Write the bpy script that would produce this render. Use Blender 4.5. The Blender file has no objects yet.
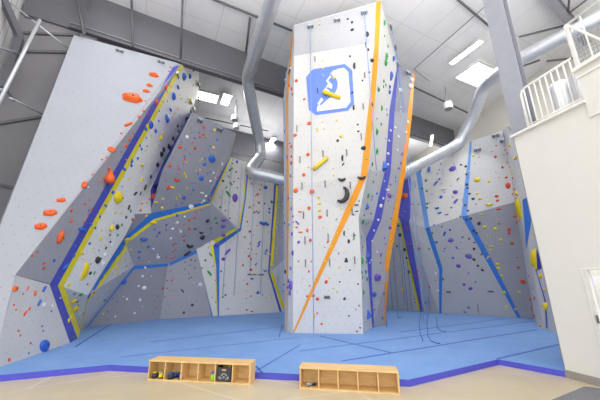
import bpy, bmesh, math, random
from mathutils import Vector, Matrix
from mathutils.geometry import tessellate_polygon
random.seed(7)
S = bpy.context.scene
COL = S.collection
F = 290.0; TILT = math.radians(15.8); EYE = 1.6; MAT_Z = 0.10
CT, ST = math.cos(TILT), math.sin(TILT)

# ---------- surveying helpers: sight lines from the photographer's spot into the hall
def ray(px, py):
    u, v = px-300.0, 200.0-py
    return Vector((u, F*CT - v*ST, F*ST + v*CT))
EYEV = Vector((0, 0, EYE))
def atY(px, py, Y):
    d = ray(px, py); return EYEV + d*(Y/d.y)
def atZ(px, py, Z):
    d = ray(px, py); return EYEV + d*((Z-EYE)/d.z)
def fl(px, py, z=MAT_Z): return atZ(px, py, z)
def onplane(px, py, p0, n):
    d = ray(px, py); t = (p0-EYEV).dot(n)/d.dot(n); return EYEV + d*t
def vplane(a, b):
    d = (b-a); n = Vector((-d.y, d.x, 0)).normalized(); return a, n

# ---------- materials
def srgb(c):
    c = c.lstrip('#'); r = [int(c[i:i+2], 16)/255 for i in (0, 2, 4)]
    return tuple((x/12.92 if x <= .04045 else ((x+.055)/1.055)**2.4) for x in r)+(1,)
class NT:
    def __init__(s, name):
        s.m = bpy.data.materials.new(name); s.m.use_nodes = True
        s.t = s.m.node_tree; s.b = s.t.nodes['Principled BSDF']
    def n(s, typ, **kw):
        x = s.t.nodes.new(typ)
        for k, v in kw.items():
            if k in x.inputs: x.inputs[k].default_value = v
            else: setattr(x, k, v)
        return x
    def l(s, a, b): s.t.links.new(a, b)
    def math(s, op, a, b=None):
        x = s.t.nodes.new('ShaderNodeMath'); x.operation = op
        for i, v in enumerate((a, b)):
            if v is None: continue
            if isinstance(v, (int, float)): x.inputs[i].default_value = v
            else: s.l(v, x.inputs[i])
        return x.outputs[0]
    def mix(s, fac, a, b):
        x = s.t.nodes.new('ShaderNodeMix'); x.data_type = 'RGBA'
        if isinstance(fac, (int, float)): x.inputs[0].default_value = fac
        else: s.l(fac, x.inputs[0])
        for i, v in ((6, a), (7, b)):
            if isinstance(v, tuple): x.inputs[i].default_value = v
            else: s.l(v, x.inputs[i])
        return x.outputs[2]
def simple(name, col, rough=.5, metal=0, noise=.06, scale=6, emit=0, bump=0):
    k = NT(name); c = srgb(col)
    tc = k.n('ShaderNodeTexCoord'); nz = k.n('ShaderNodeTexNoise', Scale=scale, Detail=4.0)
    k.l(tc.outputs['Object'], nz.inputs['Vector'])
    d = tuple(max(0, x*(1-noise*2)) for x in c[:3])+(1,); e = tuple(min(1, x*(1+noise)) for x in c[:3])+(1,)
    k.l(k.mix(nz.outputs['Fac'], d, e), k.b.inputs['Base Color'])
    k.b.inputs['Roughness'].default_value = rough; k.b.inputs['Metallic'].default_value = metal
    if bump:
        bp = k.n('ShaderNodeBump', Strength=bump, Distance=.02); k.l(nz.outputs['Fac'], bp.inputs['Height']); k.l(bp.outputs[0], k.b.inputs['Normal'])
    if emit:
        k.b.inputs['Emission Color'].default_value = c; k.b.inputs['Emission Strength'].default_value = emit
    return k.m
def panel_mat(name, col, seam=.10):
    """textured plywood climbing panel: fine grit, T-nut holes, sheet joints (uv in metres)"""
    k = NT(name); c = srgb(col)
    uv = k.n('ShaderNodeUVMap'); sep = k.n('ShaderNodeSeparateXYZ'); k.l(uv.outputs[0], sep.inputs[0])
    u, v = sep.outputs[0], sep.outputs[1]
    row = k.math('FLOOR', k.math('DIVIDE', v, .24)); off = k.math('MULTIPLY', k.math('MODULO', row, 2.0), .12)
    fu = k.math('SUBTRACT', k.math('FRACT', k.math('DIVIDE', k.math('ADD', u, off), .24)), .5)
    fv = k.math('SUBTRACT', k.math('FRACT', k.math('DIVIDE', v, .24)), .5)
    r2 = k.math('ADD', k.math('MULTIPLY', fu, fu), k.math('MULTIPLY', fv, fv))
    dot = k.math('LESS_THAN', r2, .0042)
    su = k.math('ABSOLUTE', k.math('SUBTRACT', k.math('FRACT', k.math('DIVIDE', u, 1.22)), .5))
    sv = k.math('ABSOLUTE', k.math('SUBTRACT', k.math('FRACT', k.math('DIVIDE', v, 2.44)), .5))
    jn = k.math('MAXIMUM', k.math('GREATER_THAN', su, .496), k.math('GREATER_THAN', sv, .498))
    nz = k.n('ShaderNodeTexNoise', Scale=1.1, Detail=5.0); k.l(uv.outputs[0], nz.inputs['Vector'])
    nf = k.n('ShaderNodeTexNoise', Scale=90.0, Detail=2.0); k.l(uv.outputs[0], nf.inputs['Vector'])
    base = k.mix(nz.outputs['Fac'], tuple(x*.93 for x in c[:3])+(1,), tuple(min(1, x*1.05) for x in c[:3])+(1,))
    base = k.mix(k.math('MULTIPLY', jn, seam), base, (.12, .12, .14, 1))
    base = k.mix(k.math('MULTIPLY', dot, .38), base, (.12, .12, .14, 1))
    k.l(base, k.b.inputs['Base Color']); k.b.inputs['Roughness'].default_value = .75
    bp = k.n('ShaderNodeBump', Strength=.25, Distance=.004); k.l(nf.outputs['Fac'], bp.inputs['Height']); k.l(bp.outputs[0], k.b.inputs['Normal'])
    return k.m
M = {}  # panel greys below carry light and overhang shade in their colour
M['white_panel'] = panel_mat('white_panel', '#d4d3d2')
M['lit_white_panel'] = panel_mat('lit_white_panel', '#e8e8e6')  # lighter copy of the white panel, brightness of the lit face painted in
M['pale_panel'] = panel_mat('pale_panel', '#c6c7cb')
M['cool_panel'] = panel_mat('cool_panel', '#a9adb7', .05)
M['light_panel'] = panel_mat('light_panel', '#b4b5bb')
M['grey_panel'] = panel_mat('grey_panel', '#a0a1aa')  # greyer for leaning panels, their shade put into the colour
M['shaded_panel'] = panel_mat('shaded_panel', '#8f919c')  # darkest grey, shade of overhung and down-facing panels painted in
M['violet_panel'] = panel_mat('violet_panel', '#5a5fc8')
M['s_blue'] = simple('stripe_royal', '#4a50b8', .6)
M['s_navy'] = simple('stripe_navy', '#34389c', .6)
M['s_sky'] = simple('stripe_sky', '#2f74d0', .6)
M['s_light'] = simple('stripe_light', '#6c9be4', .6)
M['s_yellow'] = simple('stripe_yellow', '#e8dc22', .6)
M['s_orange'] = simple('stripe_orange', '#ee9a1a', .6)
M['logo_blue'] = simple('logo_blue', '#6a8be6', .6)
M['logo_white'] = simple('logo_white', '#eceae8', .6)
M['orange'] = simple('hold_orange', '#ee6420', .45)
M['red'] = simple('hold_red', '#e0481c', .45)
M['yellow'] = simple('hold_yellow', '#ecd21e', .45)
M['blue'] = simple('hold_blue', '#2f66cc', .45)
M['light blue'] = simple('hold_light_blue', '#78aaf0', .45)
M['black'] = simple('hold_black', '#3a3a40', .5)
M['white'] = simple('hold_white', '#e8e8ea', .5)
M['green'] = simple('hold_green', '#2f9a4c', .45)
M['purple'] = simple('hold_purple', '#7a55c4', .45)
M['bolt'] = simple('bolt_steel', '#55565c', .35, 1)
M['steel'] = simple('galvanised', '#d4d8de', .42, .65, .1, 3)
M['dark_steel'] = simple('dark_steel', '#66666e', .55, .2)
M['col_paint'] = simple('column_paint', '#9a9ba6', .5, .1)
M['col_edge'] = simple('column_dark', '#6c6d78', .5, .1)
M['head'] = simple('header_paint', '#6c6c73', .7, 0, .06, .8)
M['grey_wall'] = simple('grey_wall', '#89888c', .8, 0, .08, .9)
M['cream'] = simple('cream_wall', '#dedad0', .7, 0, .015)
M['mezz'] = simple('mezz_wall', '#e4e1da', .6, 0, .012)
M['white_metal'] = simple('white_rail', '#f2f0ea', .4)
M['base_grey'] = simple('base_grey', '#9a948e', .6)
M['wood'] = None
M['lamp'] = simple('lamp_glow', '#ffffff', .4, emit=14, noise=0)
M['sky'] = simple('skylight_glow', '#f4f9ff', .4, emit=6, noise=0)
M['warm'] = simple('warm_glow', '#ffe8c8', .4, emit=6, noise=0)
M['rope'] = simple('rope_blue', '#8fa8dc', .8)
M['rope_dark'] = simple('rope_dark', '#4a6db8', .8)
M['mat_side'] = simple('mat_side', '#5052cc', .45, 0, .08, 3, bump=.3)
M['seam'] = simple('mat_seam', '#3f62b8', .7)
M['rug'] = simple('rug_grey', '#7c7c80', .95, 0, .2, 60)
M['black_plastic'] = simple('black_plastic', '#3a3b40', .5)
M['shoe_black'] = simple('shoe_black', '#3b3c46', .6)
M['shoe_grey'] = simple('shoe_grey', '#9aa2b4', .6)
M['lime'] = simple('lime_cloth', '#9be02c', .6)
M['bin_logo'] = simple('bin_print', '#9a9aa2', .6)
M['door_glass'] = None

def wood():
    k = NT('plywood'); tc = k.n('ShaderNodeTexCoord'); mp = k.n('ShaderNodeMapping'); mp.inputs['Scale'].default_value = (1.2, 9, 9)
    k.l(tc.outputs['Object'], mp.inputs[0])
    nz = k.n('ShaderNodeTexNoise', Scale=4.0, Detail=6.0, Distortion=.6); k.l(mp.outputs[0], nz.inputs['Vector'])
    k.l(k.mix(nz.outputs['Fac'], srgb('#cfa05c'), srgb('#f3d59c')), k.b.inputs['Base Color']); k.b.inputs['Roughness'].default_value = .45
    return k.m
M['wood'] = wood()
def concrete():
    k = NT('polished_concrete'); tc = k.n('ShaderNodeTexCoord')
    nz = k.n('ShaderNodeTexNoise', Scale=.7, Detail=7.0, Roughness=.6, Distortion=.8); k.l(tc.outputs['Object'], nz.inputs['Vector'])
    n2 = k.n('ShaderNodeTexNoise', Scale=9.0, Detail=5.0); k.l(tc.outputs['Object'], n2.inputs['Vector'])
    a = k.mix(nz.outputs['Fac'], srgb('#b8a888'), srgb('#ddd0b4')); a = k.mix(k.math('MULTIPLY', n2.outputs['Fac'], .35), a, srgb('#c4b594'))
    vo = k.n('ShaderNodeTexVoronoi', Scale=.33, feature='DISTANCE_TO_EDGE'); k.l(tc.outputs['Object'], vo.inputs['Vector'])
    a = k.mix(k.math('MULTIPLY', k.math('LESS_THAN', vo.outputs[0], .004), .35), a, srgb('#efe9da'))
    k.l(a, k.b.inputs['Base Color']); k.b.inputs['Roughness'].default_value = .3
    return k.m
M['concrete'] = concrete()
def matblue():
    k = NT('mat_carpet'); tc = k.n('ShaderNodeTexCoord')
    nz = k.n('ShaderNodeTexNoise', Scale=1.3, Detail=8.0, Roughness=.7); k.l(tc.outputs['Object'], nz.inputs['Vector'])
    mp = k.n('ShaderNodeMapping'); mp.inputs['Rotation'].default_value = (0, 0, .6); mp.inputs['Scale'].default_value = (.6, 6, 1); k.l(tc.outputs['Object'], mp.inputs[0])
    n2 = k.n('ShaderNodeTexNoise', Scale=5.0, Detail=5.0); k.l(mp.outputs[0], n2.inputs['Vector'])
    a = k.mix(nz.outputs['Fac'], srgb('#5f8acb'), srgb('#8fb2e3')); a = k.mix(k.math('MULTIPLY', n2.outputs['Fac'], .4), a, srgb('#6d98d4'))
    k.l(a, k.b.inputs['Base Color']); k.b.inputs['Roughness'].default_value = .9
    return k.m
M['mat_top'] = matblue()
AX = math.radians(26)
def ceil_mat():
    k = NT('ceiling_liner'); tc = k.n('ShaderNodeTexCoord'); mp = k.n('ShaderNodeMapping'); mp.inputs['Rotation'].default_value = (0, 0, -AX)
    k.l(tc.outputs['Object'], mp.inputs[0]); sep = k.n('ShaderNodeSeparateXYZ'); k.l(mp.outputs[0], sep.inputs[0])
    fu = k.math('ABSOLUTE', k.math('SUBTRACT', k.math('FRACT', k.math('DIVIDE', sep.outputs[0], 1.5)), .5))
    fv = k.math('ABSOLUTE', k.math('SUBTRACT', k.math('FRACT', k.math('DIVIDE', sep.outputs[1], 1.9)), .5))
    ln = k.math('MAXIMUM', k.math('GREATER_THAN', fu, .491), k.math('GREATER_THAN', fv, .493))
    nz = k.n('ShaderNodeTexNoise', Scale=1.5, Detail=3.0); k.l(tc.outputs['Object'], nz.inputs['Vector'])
    a = k.mix(nz.outputs['Fac'], srgb('#e8e9ee'), srgb('#f2f2f5')); a = k.mix(k.math('MULTIPLY', ln, .32), a, srgb('#8c8d96'))
    k.l(a, k.b.inputs['Base Color']); k.b.inputs['Roughness'].default_value = .55
    return k.m
M['ceiling'] = ceil_mat()
def siding():
    k = NT('ribbed_siding'); tc = k.n('ShaderNodeTexCoord'); mp = k.n('ShaderNodeMapping'); mp.inputs['Rotation'].default_value = (0, 0, -AX)
    k.l(tc.outputs['Object'], mp.inputs[0]); sep = k.n('ShaderNodeSeparateXYZ'); k.l(mp.outputs[0], sep.inputs[0])
    w = k.math('FRACT', k.math('DIVIDE', sep.outputs[1], .3)); ln = k.math('GREATER_THAN', w, .85)
    k.l(k.mix(ln, srgb('#dcdcdc'), srgb('#b6b6ba')), k.b.inputs['Base Color'])
    bp = k.n('ShaderNodeBump', Strength=.5, Distance=.03); k.l(w, bp.inputs['Height']); k.l(bp.outputs[0], k.b.inputs['Normal'])
    return k.m
M['siding'] = siding()
def glass():
    k = NT('door_glass'); k.b.inputs['Base Color'].default_value = (.9, .95, .97, 1); k.b.inputs['Roughness'].default_value = .02
    k.b.inputs['Transmission Weight'].default_value = 1; k.b.inputs['IOR'].default_value = 1.1
    return k.m
M['door_glass'] = glass()

# ---------- object helpers
def tag(o, label=None, cat=None, group=None, kind=None):
    if label: o['label'] = label
    if cat: o['category'] = cat
    if group: o['group'] = group
    if kind: o['kind'] = kind
    return o
def empty(name, loc=(0, 0, 0), rz=0):
    o = bpy.data.objects.new(name, None); COL.objects.link(o); o.location = loc; o.rotation_euler.z = rz
    o.empty_display_size = .2; return o
def link(name, me, mat, parent=None, smooth=False):
    o = bpy.data.objects.new(name, me); COL.objects.link(o)
    if mat: me.materials.append(M[mat] if isinstance(mat, str) else mat)
    if parent: o.parent = parent
    if smooth:
        for p in me.polygons: p.use_smooth = True
    return o
def from_bm(name, bm, mat, parent=None, smooth=False):
    me = bpy.data.meshes.new(name); bm.normal_update(); bm.to_mesh(me); bm.free()
    return link(name, me, mat, parent, smooth)
def frame_uv(n):
    n = n.normalized(); up = Vector((0, 0, 1)); t = up.cross(n)
    if t.length < 1e-3: t = Vector((1, 0, 0))
    t.normalize(); return t, n.cross(t)
def add_box(bm, size, loc=(0, 0, 0), rot=None, bevel=0):
    r = bmesh.ops.create_cube(bm, size=1); vs = r['verts']
    mt = Matrix.Translation(loc) @ (rot.to_4x4() if rot else Matrix.Identity(4)) @ Matrix.Diagonal((*size, 1))
    bmesh.ops.transform(bm, matrix=mt, verts=vs)
    if bevel:
        es = list({e for v in vs for e in v.link_edges}); bmesh.ops.bevel(bm, geom=es, offset=bevel, segments=2, affect='EDGES')
def beam(bm, a, b, w, h, up=Vector((0, 0, 1))):
    a, b = Vector(a), Vector(b); d = b-a; z = d.normalized(); x = up.cross(z)
    if x.length < 1e-3: x = Vector((1, 0, 0))
    x.normalize(); y = z.cross(x); R = Matrix((x, y, z)).transposed()
    add_box(bm, (w, h, d.length), (a+b)/2, R)
def add_tube(bm, pts, r, seg=10, cap=True, radii=None):
    pts = [Vector(p) for p in pts]; rings = []
    up0 = None
    for i, p in enumerate(pts):
        d = (pts[min(i+1, len(pts)-1)]-pts[max(i-1, 0)]).normalized()
        if up0 is None: up0 = Vector((0, 0, 1)) if abs(d.z) < .9 else Vector((1, 0, 0))
        x = up0.cross(d).normalized(); y = d.cross(x); up0 = y
        rr = radii[i] if radii else r
        rings.append([bm.verts.new(p+(x*math.cos(2*math.pi*k/seg)+y*math.sin(2*math.pi*k/seg))*rr) for k in range(seg)])
    for a, b in zip(rings, rings[1:]):
        for k in range(seg): bm.faces.new((a[k], a[(k+1) % seg], b[(k+1) % seg], b[k]))
    if cap: bm.faces.new(rings[0][::-1]); bm.faces.new(rings[-1])
def tube(name, pts, r, mat, parent=None, seg=10):
    bm = bmesh.new(); add_tube(bm, pts, r, seg); return from_bm(name, bm, mat, parent, True)
def boxo(name, size, loc, mat, parent=None, rz=0, bevel=0):
    bm = bmesh.new(); add_box(bm, size, (0, 0, 0), None, bevel); o = from_bm(name, bm, mat, parent)
    o.location = loc; o.rotation_euler.z = rz; return o

FACETS = []   # (tri verts, normal, facet key)
def facet(key, pts, mat, parent, name='wall_panel', thick=.12, reg=True, flip=None, label=None):
    """solid panel: front polygon through pts, thickness away from the hall"""
    tris = tessellate_polygon([pts])
    nsum = Vector((0, 0, 0)); T = []
    for a, b, c in tris:
        n = (pts[b]-pts[a]).cross(pts[c]-pts[a])
        if n.length < 1e-9: continue
        cen = (pts[a]+pts[b]+pts[c])/3
        face_to = (EYEV-cen) if flip is None else flip
        if n.dot(face_to) < 0: n = -n; a, b = b, a
        T.append((a, b, c, n)); nsum += n
    N = nsum.normalized(); tg, bt = frame_uv(N)
    bm = bmesh.new(); f = [bm.verts.new(p) for p in pts]; bk = [bm.verts.new(p-N*thick) for p in pts]
    uvl = bm.loops.layers.uv.new('UVMap')
    for a, b, c, n in T:
        bm.faces.new((f[a], f[b], f[c])); bm.faces.new((bk[b], bk[a], bk[c]))
        if reg: FACETS.append(((pts[a], pts[b], pts[c]), n.normalized(), key))
    m = len(pts)
    for i in range(m):
        j = (i+1) % m
        try: bm.faces.new((f[i], f[j], bk[j], bk[i]))
        except ValueError: pass
    for fa in bm.faces:
        for lp in fa.loops: lp[uvl].uv = (lp.vert.co.dot(tg), lp.vert.co.dot(bt))
    bmesh.ops.recalc_face_normals(bm, faces=bm.faces)
    o = from_bm(name, bm, mat, parent)
    if label: o['label'] = label
    return o
def bary(p, a, b, c):
    v0, v1, v2 = b-a, c-a, p-a; d00, d01, d11 = v0.dot(v0), v0.dot(v1), v1.dot(v1); d20, d21 = v2.dot(v0), v2.dot(v1)
    den = d00*d11-d01*d01
    if abs(den) < 1e-12: return -9
    v = (d11*d20-d01*d21)/den; w = (d00*d21-d01*d20)/den
    return min(v, w, 1-v-w)
def hit(px, py, keys=None):
    d = ray(px, py); best = None; near = None
    for (a, b, c), n, key in FACETS:
        if keys and key not in keys: continue
        dn = d.dot(n)
        if abs(dn) < 1e-6: continue
        t = (a-EYEV).dot(n)/dn
        if t <= 0: continue
        p = EYEV+d*t; m = bary(p, a, b, c)
        if m >= -1e-4:
            if best is None or t < best[0]: best = (t, p, n, key)
        elif near is None or m > near[0]: near = (m, t, p, n, key)
    if best: return best[1], best[2], best[3]
    if keys and near: return near[2], near[3], near[4]
    return None
def stripe(left, right, mat, parent, keys, name='painted_stripe', nseg=10, off=.006):
    """paint band between two px polylines of equal length laid on the facets"""
    bm = bmesh.new(); rows = []
    for i in range(len(left)-1):
        for k in range(nseg + (i == len(left)-2)):
            t = k/nseg
            L = [left[i][j]+(left[i+1][j]-left[i][j])*t for j in (0, 1)]; R = [right[i][j]+(right[i+1][j]-right[i][j])*t for j in (0, 1)]
            row = []
            for s in (0, 1):
                q = (L[0]+(R[0]-L[0])*s, L[1]+(R[1]-L[1])*s); h = hit(q[0], q[1], keys)
                n = h[1] if h[1].dot(EYEV-h[0]) > 0 else -h[1]
                row.append(bm.verts.new(h[0]+n*off))
            rows.append(row)
    for a, b in zip(rows, rows[1:]):
        try: bm.faces.new((a[0], a[1], b[1], b[0]))
        except ValueError: pass
    o = from_bm(name, bm, mat, parent)
    md = o.modifiers.new('thickness', 'SOLIDIFY'); md.thickness = .003; md.offset = 0
    return o
def patch(pxs, mat, parent, key, name, off=.006, hole=None):
    h0 = [hit(x, y, [key]) for x, y in pxs]; bm = bmesh.new()
    vs = [bm.verts.new(h[0]+(h[1] if h[1].dot(EYEV-h[0]) > 0 else -h[1])*off) for h in h0]
    for a, b, c in tessellate_polygon([[Vector((x, -y, 0)) for x, y in pxs]]): bm.faces.new((vs[a], vs[b], vs[c]))
    bmesh.ops.recalc_face_normals(bm, faces=bm.faces); o = from_bm(name, bm, mat, parent)
    md = o.modifiers.new('thickness', 'SOLIDIFY'); md.thickness = .003; md.offset = 0
    return o
# ================= SETTING =================
def struct_poly(name, pts, mat, thick=.1):
    o = facet(name, pts, mat, None, name=name, thick=thick, reg=False); o['kind'] = 'structure'; return o
CEIL = 13.0
H0 = Vector((-6.7, 10.3, 0)); HD = Vector((15.0, 8.1, 0)).normalized()          # header line across the hall
B0 = H0 + Vector((-HD.y, HD.x, 0))*8.5                                             # far wall line
AD = Vector((.42, -.905, 0)).normalized()
corner = H0 - HD*4.05
def Z(p, z): return Vector((p.x, p.y, z))
fl_o = boxo('floor', (70, 60, .2), (2, 14, -.1), 'concrete'); fl_o['kind'] = 'structure'
ce = boxo('ceiling', (60, 46, .2), (3, 14, CEIL+.1), 'ceiling'); ce['kind'] = 'structure'
# left outside wall with ribbed siding, behind the framing
lw0, lw1 = corner, corner-AD*12+AD*24
struct_poly('wall_left', [Z(corner, 0), Z(corner, CEIL), Z(corner+AD*7, CEIL), Z(corner+AD*7, 0)], 'siding')
fe = corner - AD*9.5
struct_poly('wall_left_far', [Z(corner, 0), Z(corner, CEIL), Z(fe, CEIL), Z(fe, 0)], 'siding')
# grey wall on the header line, left of the climbing walls
gl = H0 - HD*1.7
struct_poly('wall_grey', [Z(corner, 0), Z(corner, CEIL), Z(gl, CEIL), Z(gl, 0)], 'grey_wall', .25)
b1, b2 = B0-HD*6, B0+HD*24
struct_poly('wall_back', [Z(b1, 0), Z(b1, CEIL), Z(b2, CEIL), Z(b2, 0)], 'grey_wall', .2)
R0v = Vector((13.3, 14.4, 0)); RD = Vector((.22, -.975, 0)).normalized()
struct_poly('wall_right', [Z(R0v-RD*14, 0), Z(R0v-RD*14, CEIL), Z(R0v+RD*14, CEIL), Z(R0v+RD*14, 0)], 'cream', .2)

# seams on grey wall
gw = bpy.data.objects['wall_grey']
def on_grey(px, py): return onplane(px, py, H0, Vector((HD.y, -HD.x, 0)))
N_H = Vector((HD.y, -HD.x, 0))
for i, (p, q) in enumerate([((17, 52), (70, 53)), ((10, 33), (80, 36)), ((0, 124), (42, 117)), ((0, 185), (22, 190))]):
    a, b = on_grey(*p)+N_H*.03, on_grey(*q)+N_H*.03
    bm = bmesh.new(); beam(bm, a, b, .1, .09); o = from_bm('trim_%d' % (i+1), bm, 'head'); o['kind'] = 'structure'

# header girder
hb = empty('header_girder', H0+Vector((0, 0, 11)))
tag(hb, 'deep dark grey steel girder across the hall under the ceiling', 'girder')
a, b = H0-HD*2.6+N_H*.05, H0+HD*24+N_H*.05
w0 = H0-HD*4.0+N_H*.05
def local_beam(name, p, q, w, h, mat, par):
    bm = bmesh.new(); beam(bm, p, q, w, h); bmesh.ops.translate(bm, verts=bm.verts, vec=-par.location); return from_bm(name, bm, mat, par)
local_beam('web', Z(w0, 12.03), Z(b, 12.2), .08, 1.93, 'head', hb)
local_beam('flange', Z(a, 11.08), Z(b, 11.25), .26, .05, 'dark_steel', hb)
f2 = local_beam('flange', Z(a, 11.3), Z(b, 11.47), .2, .03, 'col_paint', hb); f2['label'] = 'light conduit strip'
hb2 = empty('rear_girder', B0+Vector((0, 0, 11)))
tag(hb2, 'far dark grey girder high on the back wall', 'girder')
local_beam('web', Z(b1-N_H*-.5, 12.0), Z(b2-N_H*-.5, 12.0), .08, 1.9, 'dark_steel', hb2)

# hanger rods from the roof onto the girder / wall top
def rod(p, q, r, label, mat='dark_steel', name='tie_rod', cat='rod', group=None):
    o = tube(name, [p, q], r, mat, None, 8); tag(o, label, cat, group)
rod(atY(84, 35, 8.75), atY(75, -12, 8.85), .05, 'dark steel tie rod at the top left corner of the big pale wall slab')
rod(atY(133, 46, 9.55), atY(131, -12, 9.4), .045, 'dark tie rod rising from the middle of the pale slab top')
rod(atY(180.5, 59, 10.5), atZ(183, -12, CEIL), .045, 'dark tie rod rising from the right end of the pale slab top')
rod(atY(246, 52, 11.9), atZ(250, 18, CEIL-.1), .05, 'short dark rod hanging beside the left duct near the ceiling')
rod(atY(85, 34, 8.8), atY(90, -8, 9.0), .03, 'thin dark brace crossing the tie rod above the pale slab corner')
# framing on the left
rod(atY(40, 20, 7.2), atY(-4, 108, 6.2), .045, 'shiny steel conduit slanting down the left side', 'steel', 'conduit', 'conduit')
rod(atY(2, -4, 7.6), atY(68, 48.5, 8.9), .03, 'pale thin cable crossing from the top left corner to the slab', 'steel', 'cable', 'cable')
rod(atY(40, 20, 7.2), atY(25, 17, 7.4), .03, 'short grey bracket arm at the top end of the slanting conduit', 'dark_steel', 'bracket_arm', 'bracket')
rod(atY(10, 98, 6.6), atY(42, 114, 8.7), .03, 'pale rod running from the conduit foot to the slab edge', 'steel', 'brace_rod', 'rod')
rod(atY(-3, 47, 6.6), atY(20, 54, 8.2), .035, 'grey horizontal girt on the white siding', 'col_paint', 'wall_girt', 'girt')
rod(atY(-3, 88, 6.0), atY(9, 92, 6.9), .03, 'short pale strut near the left frame edge', 'steel', 'strut', 'strut')
rod(atY(2, 82, 6.4), atY(14, 101, 6.8), .035, 'short dark strut below the slanting conduit', 'dark_steel', 'strut', 'strut')
bm = bmesh.new(); beam(bm, atY(0, -8, 7.3), atY(20, 38, 8.1), .16, .2); o = from_bm('corner_beam', bm, 'dark_steel'); tag(o, 'dark steel corner beam at the top left of the hall', 'beam')
bm = bmesh.new(); beam(bm, atY(20, 38, 8.1), atY(2, 88, 8.0), .2, .2); o = from_bm('corner_post', bm, 'dark_steel'); tag(o, 'dark steel post between white siding and grey wall', 'post')
# ceiling lines: sprinkler pipes and conduits
def cl(p, q, r, label, mat='dark_steel', name='ceiling_pipe', z=CEIL-.25, cat='pipe'):
    rod(atZ(p[0], p[1], z), atZ(q[0], q[1], z), r, label, mat, name, cat)
cl((210, -2), (293, 31), .05, 'dark pipe under the ceiling left of the tower top')
cl((456, -2), (496, 32), .05, 'dark sprinkler pipe running behind the right steel column')
cl((414, 87), (468, 113), .05, 'dark pipe under the ceiling right of the tower', z=CEIL-.3)
cl((447, 40), (490, 2), .018, 'thin conduit between the linear light and the steel column', 'col_edge', 'conduit', cat='conduit')
cl((414, 69), (447, 40), .018, 'thin conduit running up from above the tower right corner', 'col_edge', 'conduit', cat='conduit')
cl((414, 69), (429, 81), .018, 'short thin conduit bending beside the tower right corner', 'col_edge', 'conduit', cat='conduit')
cl((205, 118), (268, 131), .04, 'dark pipe passing behind the two hanging lamps', z=CEIL-.4)
cl((506, 72), (540, 60), .05, 'dark pipe by the cream wall under the ceiling', z=CEIL-.5)

# lights
def fixture(px, py, L, W, z, label, mat='lamp', watts=130, cat='ceiling light', ang=None, name='ceiling_light'):
    c = atZ(px, py, z); t = empty(name, c, math.atan2(AD.y, AD.x) if ang is None else ang); tag(t, label, cat)
    bm = bmesh.new(); add_box(bm, (L+.08, W+.08, .07), (0, 0, .05)); from_bm('housing', bm, 'white_metal', t)
    bm = bmesh.new(); add_box(bm, (L, W, .03), (0, 0, 0), None, .01); from_bm('diffuser', bm, mat, t)
    if watts:
        ld = bpy.data.lights.new('lamp_light', 'AREA'); ld.shape = 'RECTANGLE'; ld.size = L; ld.size_y = max(W, .3); ld.energy = watts; ld.color = (1, .985, .96)
        lo = bpy.data.objects.new('lamp_light', ld); COL.objects.link(lo); lo.location = c-Vector((0, 0, .1)); lo.rotation_euler.z = t.rotation_euler.z
    return t
fixture(465.5, 53.5, 1.65, .22, CEIL-.25, 'long bright linear light right of the tower top, before the skylight')
fixture(226, 100, 1.1, .45, CEIL-.3, 'bright linear light between the left skylight and the left duct')
fixture(271.5, 142, 1.3, .3, CEIL-.3, 'small distant bright light just right of the left duct', watts=180)
fixture(472, 135.5, 1.7, .25, CEIL-.3, 'small distant linear light above the right duct elbow', watts=180)
fixture(281, 165, 2.0, .3, CEIL-.9, 'faraway warm strip light under the rear girder beside the tower', watts=0)
t = fixture(431.5, 141, 1.6, .12, 11.0, 'slim warm strip light in front of the dark girder right of the tower', 'warm', 120, ang=math.radians(70))
def skylight(px, py, L, W, label):
    c = atZ(px, py, CEIL-.01); t = empty('skylight', c, math.atan2(AD.y, AD.x)); tag(t, label, 'skylight')
    bm = bmesh.new()
    for s in (-1, 1): add_box(bm, (L+.2, .1, .16), (0, s*(W/2+.05), -.02)); add_box(bm, (.1, W, .16), (s*(L/2+.05), 0, -.02))
    add_box(bm, (.05, W, .1), (0, 0, -.03)); from_bm('curb', bm, 'white_metal', t)
    bm = bmesh.new(); add_box(bm, (L, W, .04), (0, 0, -.02)); from_bm('dome_pane', bm, 'sky', t)
skylight(477.5, 74, 1.35, 1.9, 'bright square skylight left of the right steel column')
skylight(207, 96, .9, 1.3, 'bright skylight above the left grey overhang')
# lights added outside the view to brighten the hall, no fixtures modelled
for i, (x, y) in enumerate([(-4, 4), (1, 3), (6, 2.5), (-2, -1), (4, -2), (8, 5), (8, 6.5), (-5.5, 7.5)]):
    ld = bpy.data.lights.new('added_hall_light', 'AREA'); ld.shape = 'RECTANGLE'; ld.size = 2.4; ld.size_y = 1.2; ld.energy = 70; ld.color = (1, .985, .96)
    lo = bpy.data.objects.new('added_hall_light', ld); COL.objects.link(lo); lo.location = (x, y, CEIL-.4)
for i, (x, y, z, e) in enumerate([(0, -1.5, 4.5, 200), (8.5, 3.5, 6.2, 200), (-3, 19.5, 10.2, 80), (9, 21, 10.2, 110), (-4, 4.5, 9.5, 120), (3, 6.0, 9.5, 120)]):  # unseen upward lights added to brighten the ceiling
    ld = bpy.data.lights.new('added_uplight', 'AREA'); ld.size = 3.0; ld.energy = e; ld.color = (1, .985, .96)
    lo = bpy.data.objects.new('added_uplight', ld); COL.objects.link(lo); lo.location = (x, y, z); lo.rotation_euler = (math.pi, 0, 0)
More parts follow.
